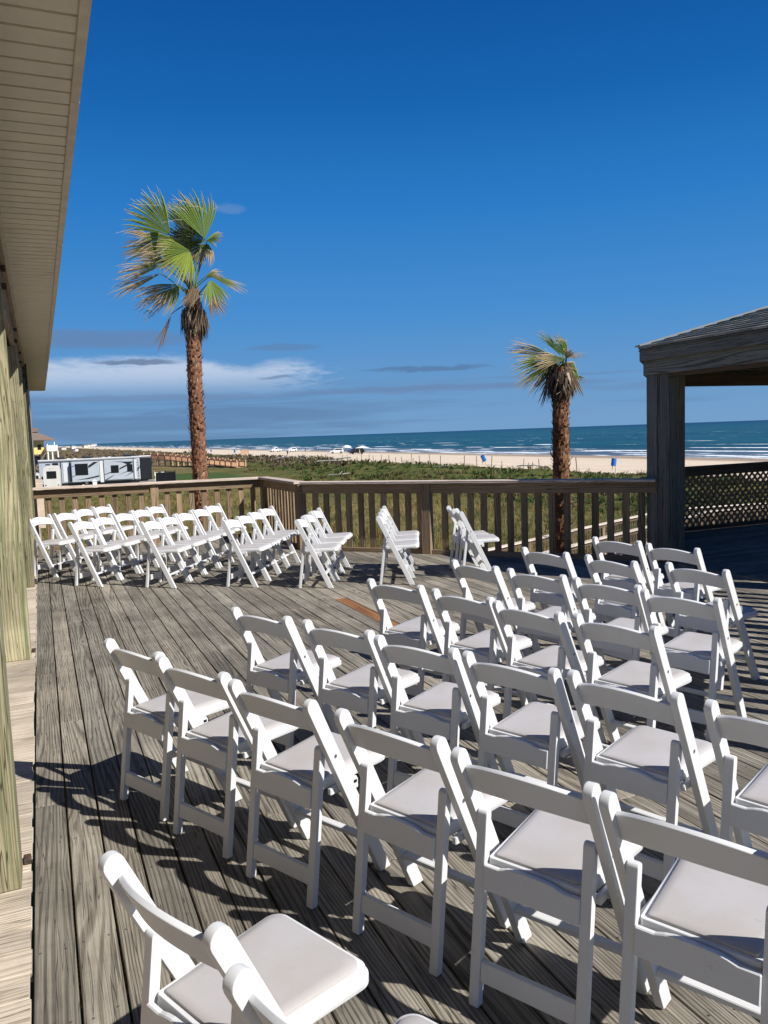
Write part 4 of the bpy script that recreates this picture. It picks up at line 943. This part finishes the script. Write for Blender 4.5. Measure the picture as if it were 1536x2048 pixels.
# far white houses on the coast, tiny
for i, (x, y, s_, hh) in enumerate(((9, 640, 7, 5.2), (20, 760, 8, 6.4), (33, 900, 9, 7.4), (52, 1050, 10, 7.6), (22, 560, 5, 4.0), (66, 1250, 12, 9.), (88, 1500, 14, 10), (110, 1800, 16, 12))):
    s_ *= .5; hh *= .5
    hq = empty('coast_house', (x, y, GZ+.6), .2*i, 'tiny %s house on the horizon, %s in the row left of the sea' % (('white', 'cream')[i % 2], ('first', 'second', 'third', 'fourth', 'fifth', 'sixth', 'seventh', 'eighth')[[0, 4, 1, 2, 3, 5, 6, 7].index(i)] if False else ('nearest', 'third', 'fourth', 'fifth', 'second nearest', 'sixth', 'seventh', 'farthest')[i]), 'house', 'far houses along the coast')
    pbox('wall', hq, ('white', 'rvbeige')[i % 2], (0, 0, hh*.35), (s_, s_*.8, hh*.7))
    q_ = MB(); a_ = s_*.55; z_ = hh*.7; q_.quadmesh([(-a_, -a_*.85, z_), (a_, -a_*.85, z_), (a_, a_*.85, z_), (-a_, a_*.85, z_), (-a_*.4, 0, hh), (a_*.4, 0, hh)], [(0, 1, 5, 4), (1, 2, 5), (2, 3, 4, 5), (3, 0, 4), (3, 2, 1, 0)]); q_.build('roof', M['grey'], hq)

# descending orange walkover railing
def px_pt(u, v, Z): return Vector((0, 0, 1.75)) + (fw+Rv*((u-768)/F_)-Uv*((v-1024)/F_))*Z
wa_, wb_, wc_ = Vector((20.2, 174.64, -0.77)), Vector((23.51, 167.74, -1.0)), Vector((28.85, 148.99, -1.81))
wk = empty('dune_walkover', (wa_.x, wa_.y, GZ), 0, 'new orange-wood dune walkover with picket rails descending behind the left palm', 'boardwalk')
pts_ = [wa_, wb_, wc_, Vector((31.08, 135.99, -2.14))]
for (a, c_) in zip(pts_[:-1], pts_[1:]):
    dd = c_-a; L = dd.length; dd.normalize(); Z = Vector((0, 0, 1)); sd_ = Vector((-dd.y, dd.x, 0)).normalized()
    q_ = MB(); q_.beam(a+sd_*.75-Z*1.1, c_+sd_*.75-Z*1.1, 1.5, .15); q_.build('walk_deck', M['owood'], wk)
    for o in (0, 1.5):
        q_ = MB(); q_.beam(a+sd_*o, c_+sd_*o, .16, .07); q_.beam(a+sd_*o-Z*.95, c_+sd_*o-Z*.95, .06, .1)
        for s_ in np.arange(.1, L, .24): q_.box(a+dd*s_+sd_*o-Z*.5, (.11, .04, .9))
        q_.build('picket_rail', M['owood'], wk)
    for s_ in np.arange(.0, L, 2.6):
        for o in (-.05, 1.55):
            pt = a+dd*s_+sd_*o; zg = float(hgt(pt.x, pt.y)); q_ = MB(); q_.box((pt.x, pt.y, (zg-.2+pt.z+.22)/2), (.2, .2, pt.z+.22-zg+.2)); q_.build('post', M['owood'], wk)
child_space(wk)

df = empty('mesh_fence', (12.95, 101, GZ), 0, 'low black mesh fence panel standing right of the long camper', 'fence')
q_ = MB()
for x in np.arange(0, 2.4, .1): q_.box((x, 0, .75), (.03, .03, 1.3))
for z in (.12, .75, 1.4): q_.box((1.15, 0, z), (2.4, .05, .05))
q_.build('panel', M['black'], df)
for x in (0, 1.15, 2.3): pbox('post', df, 'black', (x, .06, .78), (.08, .06, 1.56))
pbox('screen', df, 'black', (1.15, .05, .72), (2.3, .012, 1.15))
for i, x in enumerate((13.9, 14.75)):
    lc = empty('lawn_chair', (x, 108.0, GZ), R_(15*i), ('left', 'right')[i]+' of two small white lawn chairs on the grass past the camper', 'lawn chair', 'white lawn chairs by the camper'); lc.scale = (.7, .7, .7)
    pbox('seat', lc, 'white', (0, 0, .95), (.6, .55, .06)); pbox('backrest', lc, 'white', (0, .27, 1.3), (.6, .06, .7))
    for sx in (-.26, .26):
        for sy in (-.24, .24): pbox('leg', lc, 'white', (sx, sy, .46), (.05, .05, .95))
ub = empty('utility_pedestal', (5.1, 88.5, GZ), 0, 'small white utility pedestal with peaked cap in front of the long camper', 'utility box')
pbox('box', ub, 'white', (0, 0, .7), (.42, .35, 1.0), .02); q_ = MB(); q_.prism([(-.32, 1.2), (.32, 1.2), (0, 1.42)], -.24, .24, plane='XZ'); q_.build('cap', M['white'], ub)
up_ = empty('water_pipe', (3.9, 88, GZ), 0, 'thin white standpipe left of the white utility pedestal', 'pipe'); q_ = MB(); q_.tube([(0, 0, 0), (0, 0, .95)], .05, 8); q_.tube([(0, 0, .9), (.16, 0, .9)], .035, 8); q_.build('pipe', M['white'], up_)

# ------------------------------------------------------------------ beach things
for i, (x, y, tilt, lab) in enumerate(((58.1, 99.4, -28, 'blue trash barrel leaning left on a stake, nearer the middle of the beach edge'), (60.9, 74.6, 8, 'blue trash barrel beside a stake on the sand, nearest the gazebo post'),
        (58.0, 257, 5, 'small distant blue barrel on the sand just right of the tall palm'), (61, 311, -6, 'farthest blue barrel on the sand against the tall palm trunk'))):
    z = float(hgt(x, y)); rt = empty('trash_barrel', (x, y, z), 0, lab, 'barrel', 'blue barrels along the beach')
    q_ = MB(); A = Matrix.Translation((0, 0, 1.25)) @ Matrix.Rotation(R_(tilt), 4, 'Y')
    pts = [(0, 0, s_) for s_ in (-.44, -.42, -.16, -.14, -.12, .14, .16, .18, .42, .44)]; rad_ = [.27, .29, .29, .305, .29, .29, .305, .29, .29, .27]
    q_.tube([A @ Vector(p_) for p_ in pts], rad_, 18); q_.build('barrel', M['blue'], rt, smooth=True)
    q_ = MB(); q_.box((.36, .1, .8), (.09, .09, 1.75)); q_.build('stake', M['walk'], rt); q_ = MB(); q_.box((-.12, .1, .4), (.07, .07, 1.0)); q_.build('stake', M['walk'], rt); pbox('bracket', rt, 'grey', (.2, .1, 1.0), (.4, .06, .06))
stk = []
for u, tall in ((689, 1.), (699, 1.1), (728, 1.9), (742, 1.2), (751, 1.1), (766, 1.3), (782, 1.3), (807, 1), (825, 1.5), (829, .9), (842, 1.3), (863, 1.6), (884, 1.4), (931, 1.5), (956, 1.4), (985, 1.5), (1006, .8), (1048, 1.3), (1059, .8), (1067, .8), (1080, 1.2), (1155, 1.6), (640, .9), (718, .8), (795, 1.)):
    d_ = fw+Rv*((u-768)/F_); a_ = math.atan2(d_.x, d_.y)
    X_ = 57.2+random.uniform(-.8, 1.6); Y_ = X_/math.tan(a_); stk.append((X_, Y_, tall))
stk.sort(key=lambda s_: -s_[1])
proto = None
ORD = ['first', 'second', 'third', 'fourth', 'fifth', 'sixth', 'seventh', 'eighth', 'ninth', 'tenth', 'eleventh', 'twelfth', 'thirteenth', 'fourteenth', 'fifteenth', 'sixteenth', 'seventeenth', 'eighteenth', 'nineteenth', 'twentieth', 'twenty-first', 'twenty-second', 'twenty-third', 'twenty-fourth', 'twenty-fifth']
for i, (X_, Y_, tall) in enumerate(stk):
    if proto is None:
        q_ = MB(); q_.box((0, 0, .5), (.07, .07, 1.25)); proto = q_.build('fence_stake', M['gdark']); o = proto
    else: o = proto.copy(); COL.objects.link(o)
    o.location = (X_, Y_, float(hgt(X_, Y_))); o.scale = (1, 1, tall*.95); o.rotation_euler = (R_(random.uniform(-5, 5)), R_(random.uniform(-5, 5)), random.random())
    tag(o, 'thin weathered stake at the dune edge, %s from the left' % ORD[i], 'fence stake', 'stakes along the dune edge')

sfp = empty('sand_fence_panel', (62.3, 261.5, float(hgt(62.3, 261.5))), R_(-22), 'pinkish mesh panel between posts on the sand left of the parked pickup', 'fence')
for x in (-1.2, 0, 1.2): pbox('post', sfp, 'gdark', (x, 0, .95), (.12, .12, 2.1))
q_ = MB()
for z in np.arange(.35, 1.75, .12): q_.box((0, -.05, z), (2.4, .03, .09))
q_.build('mesh_panel', M['owood'], sfp)
def vehicle(name, loc, rz, paint, label, cat, kind='suv'):
    rt = empty(name, loc, rz, label, cat)
    if kind == 'suv': pf = [(-2.3, .45), (-2.35, .95), (-2.2, 1.15), (-1.95, 1.72), (-1.6, 1.82), (.35, 1.80), (.75, 1.62), (1.25, 1.12), (2.1, .98), (2.32, .8), (2.3, .42)]
    else: pf = [(-2.7, .5), (-2.72, 1.08), (-.9, 1.1), (-.8, 1.75), (-.5, 1.86), (.5, 1.84), (.9, 1.6), (1.3, 1.15), (2.4, 1.0), (2.6, .8), (2.58, .5)]
    q_ = MB(); q_.prism(pf, -.92, .92, plane='XZ'); q_.build('body', M[paint], rt, bevel=.06, seg=2)
    for s_ in (-1, 1):
        wn = [(-1.85, 1.2), (-1.7, 1.66), (.3, 1.66), (.95, 1.2)] if kind == 'suv' else [(-.7, 1.2), (-.6, 1.68), (.45, 1.68), (1.0, 1.2)]
        q_ = MB(); q_.prism(wn, s_*.921, s_*.935, plane='XZ'); q_.build('side_window', M['glass'], rt)
        for x in ((-1.45, 1.45) if kind == 'suv' else (-1.75, 1.6)):
            q_ = MB(); q_.tube([(x, s_*.95, .38), (x, s_*.7, .38)], .38, 18); wv_ = q_.build('wheel', M['rubber'], rt); q_ = MB(); q_.tube([(x, s_*.962, .38), (x, s_*.952, .38)], .2, 12); q_.build('rim', M['grey'], wv_)
    pbox('headlight', rt, 'white', (2.32, .6, .8), (.05, .3, .15)); pbox('headlight', rt, 'white', (2.32, -.6, .8), (.05, .3, .15))
    return rt
def gp(x, y): return (x, y, float(hgt(x, y)))
vehicle('parked_truck', gp(92.9, 333.9), R_(200), 'carwhite', 'white pickup at the waterline, leftmost vehicle on the sand', 'truck', 'truck')
vehicle('parked_car', gp(96.5, 322), R_(205), 'carwhite', 'white car parked directly right of the white pickup on the beach', 'car')
vehicle('parked_suv', gp(93, 257), R_(158), 'carwhite', 'white SUV parked on the beach left of the canopy', 'car')
vehicle('parked_car', gp(97.5, 252), R_(150), 'navy', 'small dark blue car behind the white SUV near the canopy', 'car')
vehicle('parked_jeep', gp(92.9, 237.8), R_(160), 'carblack', 'black off-roader parked beneath the white canopy near the water', 'car')
cn = empty('beach_canopy', gp(94, 236), R_(-23), 'white pop-up canopy on poles over the black off-roader', 'canopy'); cn.scale = (.8, .8, .85)
q_ = MB(); q_.quadmesh([(-2.8, -2, 2.3), (2.8, -2, 2.3), (2.8, 2, 2.3), (-2.8, 2, 2.3), (0, 0, 3.1)], [(0, 1, 4), (1, 2, 4), (2, 3, 4), (3, 0, 4)]); q_.build('cloth', M['white'], cn, recalc=False)
for sx in (-2.7, 2.7):
    for sy in (-1.9, 1.9): q_ = MB(); q_.tube([(sx, sy, 0), (sx, sy, 2.3)], .03, 6); q_.build('pole', M['grey'], cn)
q_ = MB(); q_.quadmesh([(-5.2, -1.4, 2.9), (-1.9, -1.4, 3.1), (-1.9, 1.4, 3.1), (-5.2, 1.4, 2.9), (-3.5, 0, 3.9)], [(0, 1, 4), (1, 2, 4), (2, 3, 4), (3, 0, 4)])
um = empty('beach_umbrella', gp(92.5, 246), 0, 'white domed beach umbrella just left of the canopy', 'umbrella'); um.scale = (.8, .8, .85)
q_ = MB(); n = 16; vs = [(0, 0, 3.4)]; fs = []
for j, (r, z) in enumerate(((.9, 3.22), (1.6, 2.85), (2.0, 2.45))): vs += [(r*math.cos(2*math.pi*i/n), r*math.sin(2*math.pi*i/n), z) for i in range(n)]
fs += [(0, 1+i, 1+(i+1) % n) for i in range(n)]
for j in range(2): fs += [(1+j*n+i, 1+(j+1)*n+i, 1+(j+1)*n+(i+1) % n, 1+j*n+(i+1) % n) for i in range(n)]
q_.quadmesh(vs, fs); q_.build('canopy_cloth', M['white'], um, recalc=False); q_ = MB(); q_.tube([(0, 0, 0), (0, 0, 3.35)], .03, 6); q_.build('pole', M['grey'], um)

def person(loc, rz, label, shirt, legs, stride=.15, arm=.2):
    rt = empty('person', loc, rz, label, 'person')
    J = {'pel': (0, 0, .95), 'ch': (0, .02, 1.30), 'nk': (0, .02, 1.50), 'hd': (0, .03, 1.62), 'ht': (0, .02, 1.74),
         'hl': (-.10, 0, .90), 'kl': (-.11, stride*.6, .50), 'al': (-.11, stride*.4, .07), 'tl': (-.11, stride*.4+.16, .03),
         'hr': (.10, 0, .90), 'kr': (.11, -stride*.2, .50), 'ar': (.11, -stride, .07), 'tr': (.11, -stride+.16, .03),
         'sl': (-.19, .02, 1.42), 'el': (-.25, -.02, 1.13), 'wl': (-.26, arm, .90), 'fl': (-.25, arm+.05, .80),
         'sr': (.19, .02, 1.42), 'er': (.25, .0, 1.13), 'wr': (.26, arm*.5, .88), 'fr_': (.25, arm*.5+.04, .78)}
    rad = {'pel': .14, 'ch': .15, 'nk': .06, 'hd': .095, 'ht': .07, 'hl': .09, 'kl': .058, 'al': .04, 'tl': .035, 'hr': .09, 'kr': .058, 'ar': .04, 'tr': .035, 'sl': .06, 'el': .042, 'wl': .03, 'fl': .03, 'sr': .06, 'er': .042, 'wr': .03, 'fr_': .03}
    E_ = [('pel', 'ch'), ('ch', 'nk'), ('nk', 'hd'), ('hd', 'ht'), ('pel', 'hl'), ('hl', 'kl'), ('kl', 'al'), ('al', 'tl'), ('pel', 'hr'), ('hr', 'kr'), ('kr', 'ar'), ('ar', 'tr'), ('ch', 'sl'), ('sl', 'el'), ('el', 'wl'), ('wl', 'fl'), ('ch', 'sr'), ('sr', 'er'), ('er', 'wr'), ('wr', 'fr_')]
    ks = list(J); me = bpy.data.meshes.new('body'); me.from_pydata([J[k_] for k_ in ks], [(ks.index(a), ks.index(b__)) for a, b__ in E_], [])
    o = bpy.data.objects.new('body', me); COL.objects.link(o); o.parent = rt
    sk = o.modifiers.new('Skin', 'SKIN'); me.skin_vertices or None
    if not me.skin_vertices: me.attributes
    for i, k_ in enumerate(ks):
        try: me.skin_vertices[0].data[i].radius = (rad[k_], rad[k_]); me.skin_vertices[0].data[i].use_root = (k_ == 'pel')
        except Exception: pass
    sb = o.modifiers.new('Sub', 'SUBSURF'); sb.levels = 1; sb.render_levels = 1
    me.materials.append(M['skin'])
    def ring(nm, lv, mt):
        q_ = MB(); n = 12; vs = []; fs = []
        for (z, rx, ry, yo) in lv: vs += [(rx*math.cos(2*math.pi*i/n), yo+ry*math.sin(2*math.pi*i/n), z) for i in range(n)]
        for j in range(len(lv)-1): fs += [(j*n+i, j*n+(i+1) % n, (j+1)*n+(i+1) % n, (j+1)*n+i) for i in range(n)]
        q_.quadmesh(vs, fs); q_.build(nm, mt, rt, smooth=True)
    ring('shirt', [(.88, .19, .14, 0), (1.1, .175, .135, 0), (1.32, .215, .15, .02), (1.46, .21, .11, .02), (1.52, .07, .07, .02)], shirt)
    ring('shorts', [(.55, .20, .15+stride*.3, 0), (.75, .20, .16, 0), (.94, .18, .145, 0)], legs)
    ring('hair', [(1.62, .105, .11, -.01), (1.70, .105, .11, .0), (1.78, .07, .07, .01), (1.80, .01, .01, .01)], M['dark'])
    return rt
person(gp(94.3, 296.2), R_(20), 'person in dark clothes walking alone near the waterline', M['dark'], M['dark'])
person(gp(70.6, 240), R_(-40), 'person in dark clothes crossing the dry sand above the driftwood', M['dark'], M['navy'], .25)
person(gp(91.2, 231.5), R_(100), 'person in a pale green shirt standing beside the black off-roader', M['shirt'], M['shirt'], .05)

for i, (pts, r, lab) in enumerate((([(43.0, 160.5, 0), (45, 158, .75), (47, 155.5, .9), (48.5, 152, .1)], .16, 'arched white driftwood trunk lying on the dune crest'),
        ([(44.5, 134, -.1), (47.5, 131, .45), (49.5, 129.5, .75)], .2, 'straight brown driftwood log sticking up at the dune edge'),
        ([(30, 86, .15), (31.2, 84.5, .2), (32, 84.2, .3)], .07, 'pale slim driftwood branch low in the green dune plants'),
        ([(47, 93, .2), (48.5, 91, .5), (49.4, 91.4, .2)], .07, 'curled white driftwood root right of the dune centre'),
        ([(52.5, 82, .25), (53.6, 80, .5), (54.2, 77.8, .3)], .08, 'twisted bleached branch near the leaning blue barrel'),
        ([(40, 120, .4), (43, 117.4, .55)], .12, 'short bleached log in the green vines at mid dune'))):
    q_ = MB(); P3 = []
    for (x, y, dz) in pts: P3.append(Vector((x, y, float(hgt(x, y))+dz+.12)))
    Q = [];
    for a, c_ in zip(P3[:-1], P3[1:]):
        for j in range(4): Q.append(a.lerp(c_, j/4)+Vector((random.uniform(-.05, .05),)*3))
    Q.append(P3[-1]); rad_ = [r*(1-.55*j/len(Q))*random.uniform(.85, 1.1) for j in range(len(Q))]
    q_.tube(Q, rad_, 8); q_.tube([Q[3], Q[3]+Vector((.5, .3, .35))], [r*.5, r*.2], 6)
    tag(q_.build('driftwood_log', M['drift'], smooth=True), lab, 'driftwood', 'driftwood on the dunes')

# ------------------------------------------------------------------ folding chairs
def yz_bar(p0, p1, wd, round_top=True, flat_z=0.):
    """outline in the (y,z) plane of a straight bar from foot p0 to top p1"""
    a = Vector(p0); b__ = Vector(p1); d_ = (b__-a).normalized(); n_ = Vector((-d_.y, d_.x))
    h = wd/2; out = []
    # foot cut level at z=flat_z
    def foot(sg): s_ = (flat_z-(a.y+n_.y*h*sg))/d_.y; return a+n_*h*sg+d_*s_
    out += [foot(1), foot(-1)]
    if round_top:
        for k_ in range(9):
            th = -math.pi/2+math.pi*k_/8; out.append(b__-d_*h+n_*(h*math.sin(th))+d_*(h*math.cos(th)))
    else: out += [b__-n_*h, b__+n_*h]
    return [(p_.x, p_.y) for p_ in out]
def make_chair():
    rt = empty('folding_chair', (0, 0, 0))
    for s_ in (-1, 1):
        q_ = MB(); q_.prism(yz_bar((.172, 0), (-.206, .801), .056), s_*.196, s_*.227)
        lg = q_.build('front_leg', M['plastic'], rt, bevel=.005, seg=2, smooth=True)
        q_ = MB()
        q_.tube([(s_*.195, -.092, .56), (s_*.228, -.092, .56)], .0075, 10)
        q_.build('rivet', M['bolt'], lg, smooth=True)
        q_ = MB(); q_.prism(yz_bar((-.197, 0), (-.118, .595), .030), s_*.156, s_*.191)
        q_.build('rear_leg', M['plastic'], rt, bevel=.005, seg=2, smooth=True)
        q_ = MB(); q_.box((s_*.178, -.01, .405), (.018, .15, .028)); q_.box((s_*.178, .055, .39), (.018, .03, .04)); q_.build('seat_bracket', M['plastic'], rt, bevel=.003)
    # curved backrest
    N = 16; d_ = Vector((-.384, .815)).normalized(); n_ = Vector((-d_.y, d_.x))
    q_ = MB(); vs = []; fs = []; NL = 5
    for side in (1, -1):
        for i in range(N+1):
            s_ = -1+2*i/N; cv = (1-abs(s_)**2.0)
            for j in range(NL):
                f = j/(NL-1); along = (.715+.004*cv)*(1-f)+(.862+.012*cv)*f if False else None
                lo_, hi_ = .730+.026*cv, .826+.036*cv
                L_ = lo_+(hi_-lo_)*f
                base_ = Vector((.172, 0))+d_*L_
                off = n_*(.008*side-.0) ; back = -.034*cv
                y_ = base_.x+back+off.x; z_ = base_.y+off.y
                vs.append((s_*.198, y_, z_))
    G = (N+1)*NL
    for i in range(N):
        for j in range(NL-1):
            a = i*NL+j; fs += [(a, a+NL, a+NL+1, a+1), (G+a, G+a+1, G+a+NL+1, G+a+NL)]
        a = i*NL; fs.append((a, G+a, G+a+NL, a+NL)); a = i*NL+NL-1; fs.append((a, a+NL, G+a+NL, G+a))
    for i in (0, N):
        for j in range(NL-1): a = i*NL+j; fs.append((a, a+1, G+a+1, G+a))
    q_.quadmesh(vs, fs); q_.build('backrest', M['plastic'], rt, bevel=.003, seg=2, smooth=True, angle=50)
    # seat
    def rrect(x, y0, y1, r, rb, n=6, xb=None):
        xb = xb or x; o = []
        for (cx, cy_, a0, rr2) in ((x-r, y1-r, 0, r), (-x+r, y1-r, 90, r), (-xb+rb, y0+rb, 180, rb), (xb-rb, y0+rb, 270, rb)):
            for k_ in range(n+1): th = R_(a0+90*k_/n); o.append((cx+rr2*math.cos(th), cy_+rr2*math.sin(th)))
        return o
    def plate(nm, layers, mt, par, bev):
        q_ = MB(); vs = []; fs = []; n = len(layers[0][0])
        for (ol, z) in layers:
            for (x, y) in ol: vs.append((x, y, z+.03*(y+.12)))
        for j in range(len(layers)-1): fs += [(j*n+i, j*n+(i+1) % n, (j+1)*n+(i+1) % n, (j+1)*n+i) for i in range(n)]
        fs.append(tuple(range(n))[::-1]); fs.append(tuple(range((len(layers)-1)*n, len(layers)*n)))
        q_.quadmesh(vs, fs); return q_.build(nm, mt, par, bevel=bev, seg=2, smooth=True, angle=40)
    X = .187; A0, A1 = -.138, .262; XB = .154
    seat = plate('seat', [(rrect(X-.004, A0, A1-.004, .045, .012, xb=XB), .412), (rrect(X, A0, A1, .045, .012, xb=XB), .416), (rrect(X, A0, A1, .045, .012, xb=XB), .434), (rrect(X-.006, A0+.002, A1-.006, .042, .012, xb=XB), .437), (rrect(X-.006, A0+.002, A1-.006, .042, .012, xb=XB), .449), (rrect(X-.010, A0+.004, A1-.010, .04, .012, xb=XB), .452)], M['plastic'], rt, 0)
    plate('seat_pad', [(rrect(X-.022, A0+.016, A1-.022, .034, .012, xb=XB-.016), .4525), (rrect(X-.022, A0+.016, A1-.022, .034, .012, xb=XB-.016), .460), (rrect(X-.027, A0+.021, A1-.027, .032, .012, xb=XB-.021), .464), (rrect(X-.05, A0+.04, A1-.05, .028, .012, xb=XB-.04), .466)], M['pad'], seat, 0)
    # rear frame cross pieces
    q_ = MB(); N = 12; vs = []; fs = []
    for i in range(N+1):
        s_ = -1+2*i/N; ht = .438+.014*max(0, 1-(abs(s_)/.62)**4)
        for (y, z) in ((-.170, .362), (-.153, .362), (-.144, ht), (-.161, ht)): vs.append((s_*.157, y, z))
    for i in range(N):
        for k_ in range(4): k2 = (k_+1) % 4; fs.append((i*4+k_, i*4+k2, i*4+4+k2, i*4+4+k_))
    fs += [(0, 1, 2, 3), (N*4+3, N*4+2, N*4+1, N*4)]
    q_.quadmesh(vs, fs); q_.build('upper_crossbar', M['plastic'], rt, bevel=.003)
    q_ = MB(); q_.prism([(-.196, .078), (-.176, .078), (-.168, .142), (-.188, .142)], -.157, .157); q_.build('lower_crossbar', M['plastic'], rt, bevel=.003)
    q_ = MB(); q_.box((0, .098, .152), (.396, .034, .020)); q_.build('stretcher', M['plastic'], rt, bevel=.003)
    return rt
chair0 = make_chair(); used = [False]
def place(tx, ty, ang, label, group):
    """tx,ty: centre of the backrest top on plan; ang: heading of the chair's right side (degrees)"""
    if used[0]: o = copy_tree(chair0)
    else: o = chair0; used[0] = True
    a = R_(ang); fx, fy = -math.sin(a), math.cos(a)
    o.location = (tx+fx*.205, ty+fy*.205, .002); o.rotation_euler = (0, 0, a)
    tag(o, label, 'chair', group)
O6 = ['first', 'second', 'third', 'fourth', 'fifth', 'sixth']
near = [[(.33, 3.85, -64.5), (.52, 3.38, -63), (.73, 2.88, -63.5), (.98, 2.35, -65), (1.18, 1.86, -62.5), (1.375, 1.42, -64)],
        [(1.04, 4.23, -63.2), (1.30, 3.72, -62.6), (1.50, 3.23, -62.7), (1.71, 2.77, -66), (1.92, 2.32, -69), (2.11, 1.81, -70)],
        [(2.02, 4.62, -65.5), (2.21, 4.08, -69.4), (2.33, 3.58, -73), (2.52, 3.10, -70.5)],
        [(2.80, 4.97, -76), (2.96, 4.43, -70), (3.12, 3.91, -70), (3.22, 3.40, -69)],
        [(3.56, 5.20, -75.6), (3.71, 4.60, -80), (3.94, 4.01, -77.9)],
        [(4.38, 5.35, -73.3), (4.46, 4.79, -75.7)]]
for r, row in enumerate(near):
    for i, (x, y, a) in enumerate(row):
        place(x, y, a, 'white folding chair, %s from left in the near block\'s %s row from the camera' % (O6[i], O6[r]), 'folding chairs of the near block')
place(.16, 1.69, -66.7, 'white folding chair at bottom left corner, closest to the wooden post', 'folding chairs in the foreground')
place(.352, 1.165, -62, 'white folding chair at the bottom edge, seen only by its back tops', 'folding chairs in the foreground')
far = [(53.6, True, [(.05, 11.96), (.38, 12.37), (.66, 12.86), (.93, 13.16)]),
       (54.5, False, [(.25, 10.52), (.53, 10.86), (.80, 11.24), (1.10, 11.63), (1.38, 12.05), (1.63, 12.46)]),
       (55.4, False, [(1.01, 9.94), (1.29, 10.22), (1.55, 10.62), (1.82, 11.01), (2.11, 11.46), (2.38, 11.91)]),
       (56.2, False, [(1.93, 9.38), (2.16, 9.70), (2.40, 10.05), (2.64, 10.43), (2.90, 10.83)]),
       (60.4, False, [(2.62, 8.78), (2.84, 9.14), (3.08, 9.59), (3.33, 10.04)]),
       (63.4, False, [(3.48, 8.36), (3.70, 8.81), (3.90, 9.23), (4.10, 9.64)]),
       (69.9, False, [(4.54, 8.25), (4.65, 8.66), (4.74, 9.03)])]
for r, (phi, allR, tops) in enumerate(far):
    ts = tops if allR else tops[1:]
    for i, (x, y) in enumerate(ts):
        dx, dy = math.cos(R_(phi)), math.sin(R_(phi))
        place(x-.212*dx, y-.212*dy, phi-180+random.uniform(-2.5, 2.5), 'white folding chair, %s from the camera in the far block\'s %s row from left' % (O6[i], (O6+['seventh'])[r]), 'folding chairs of the far block')
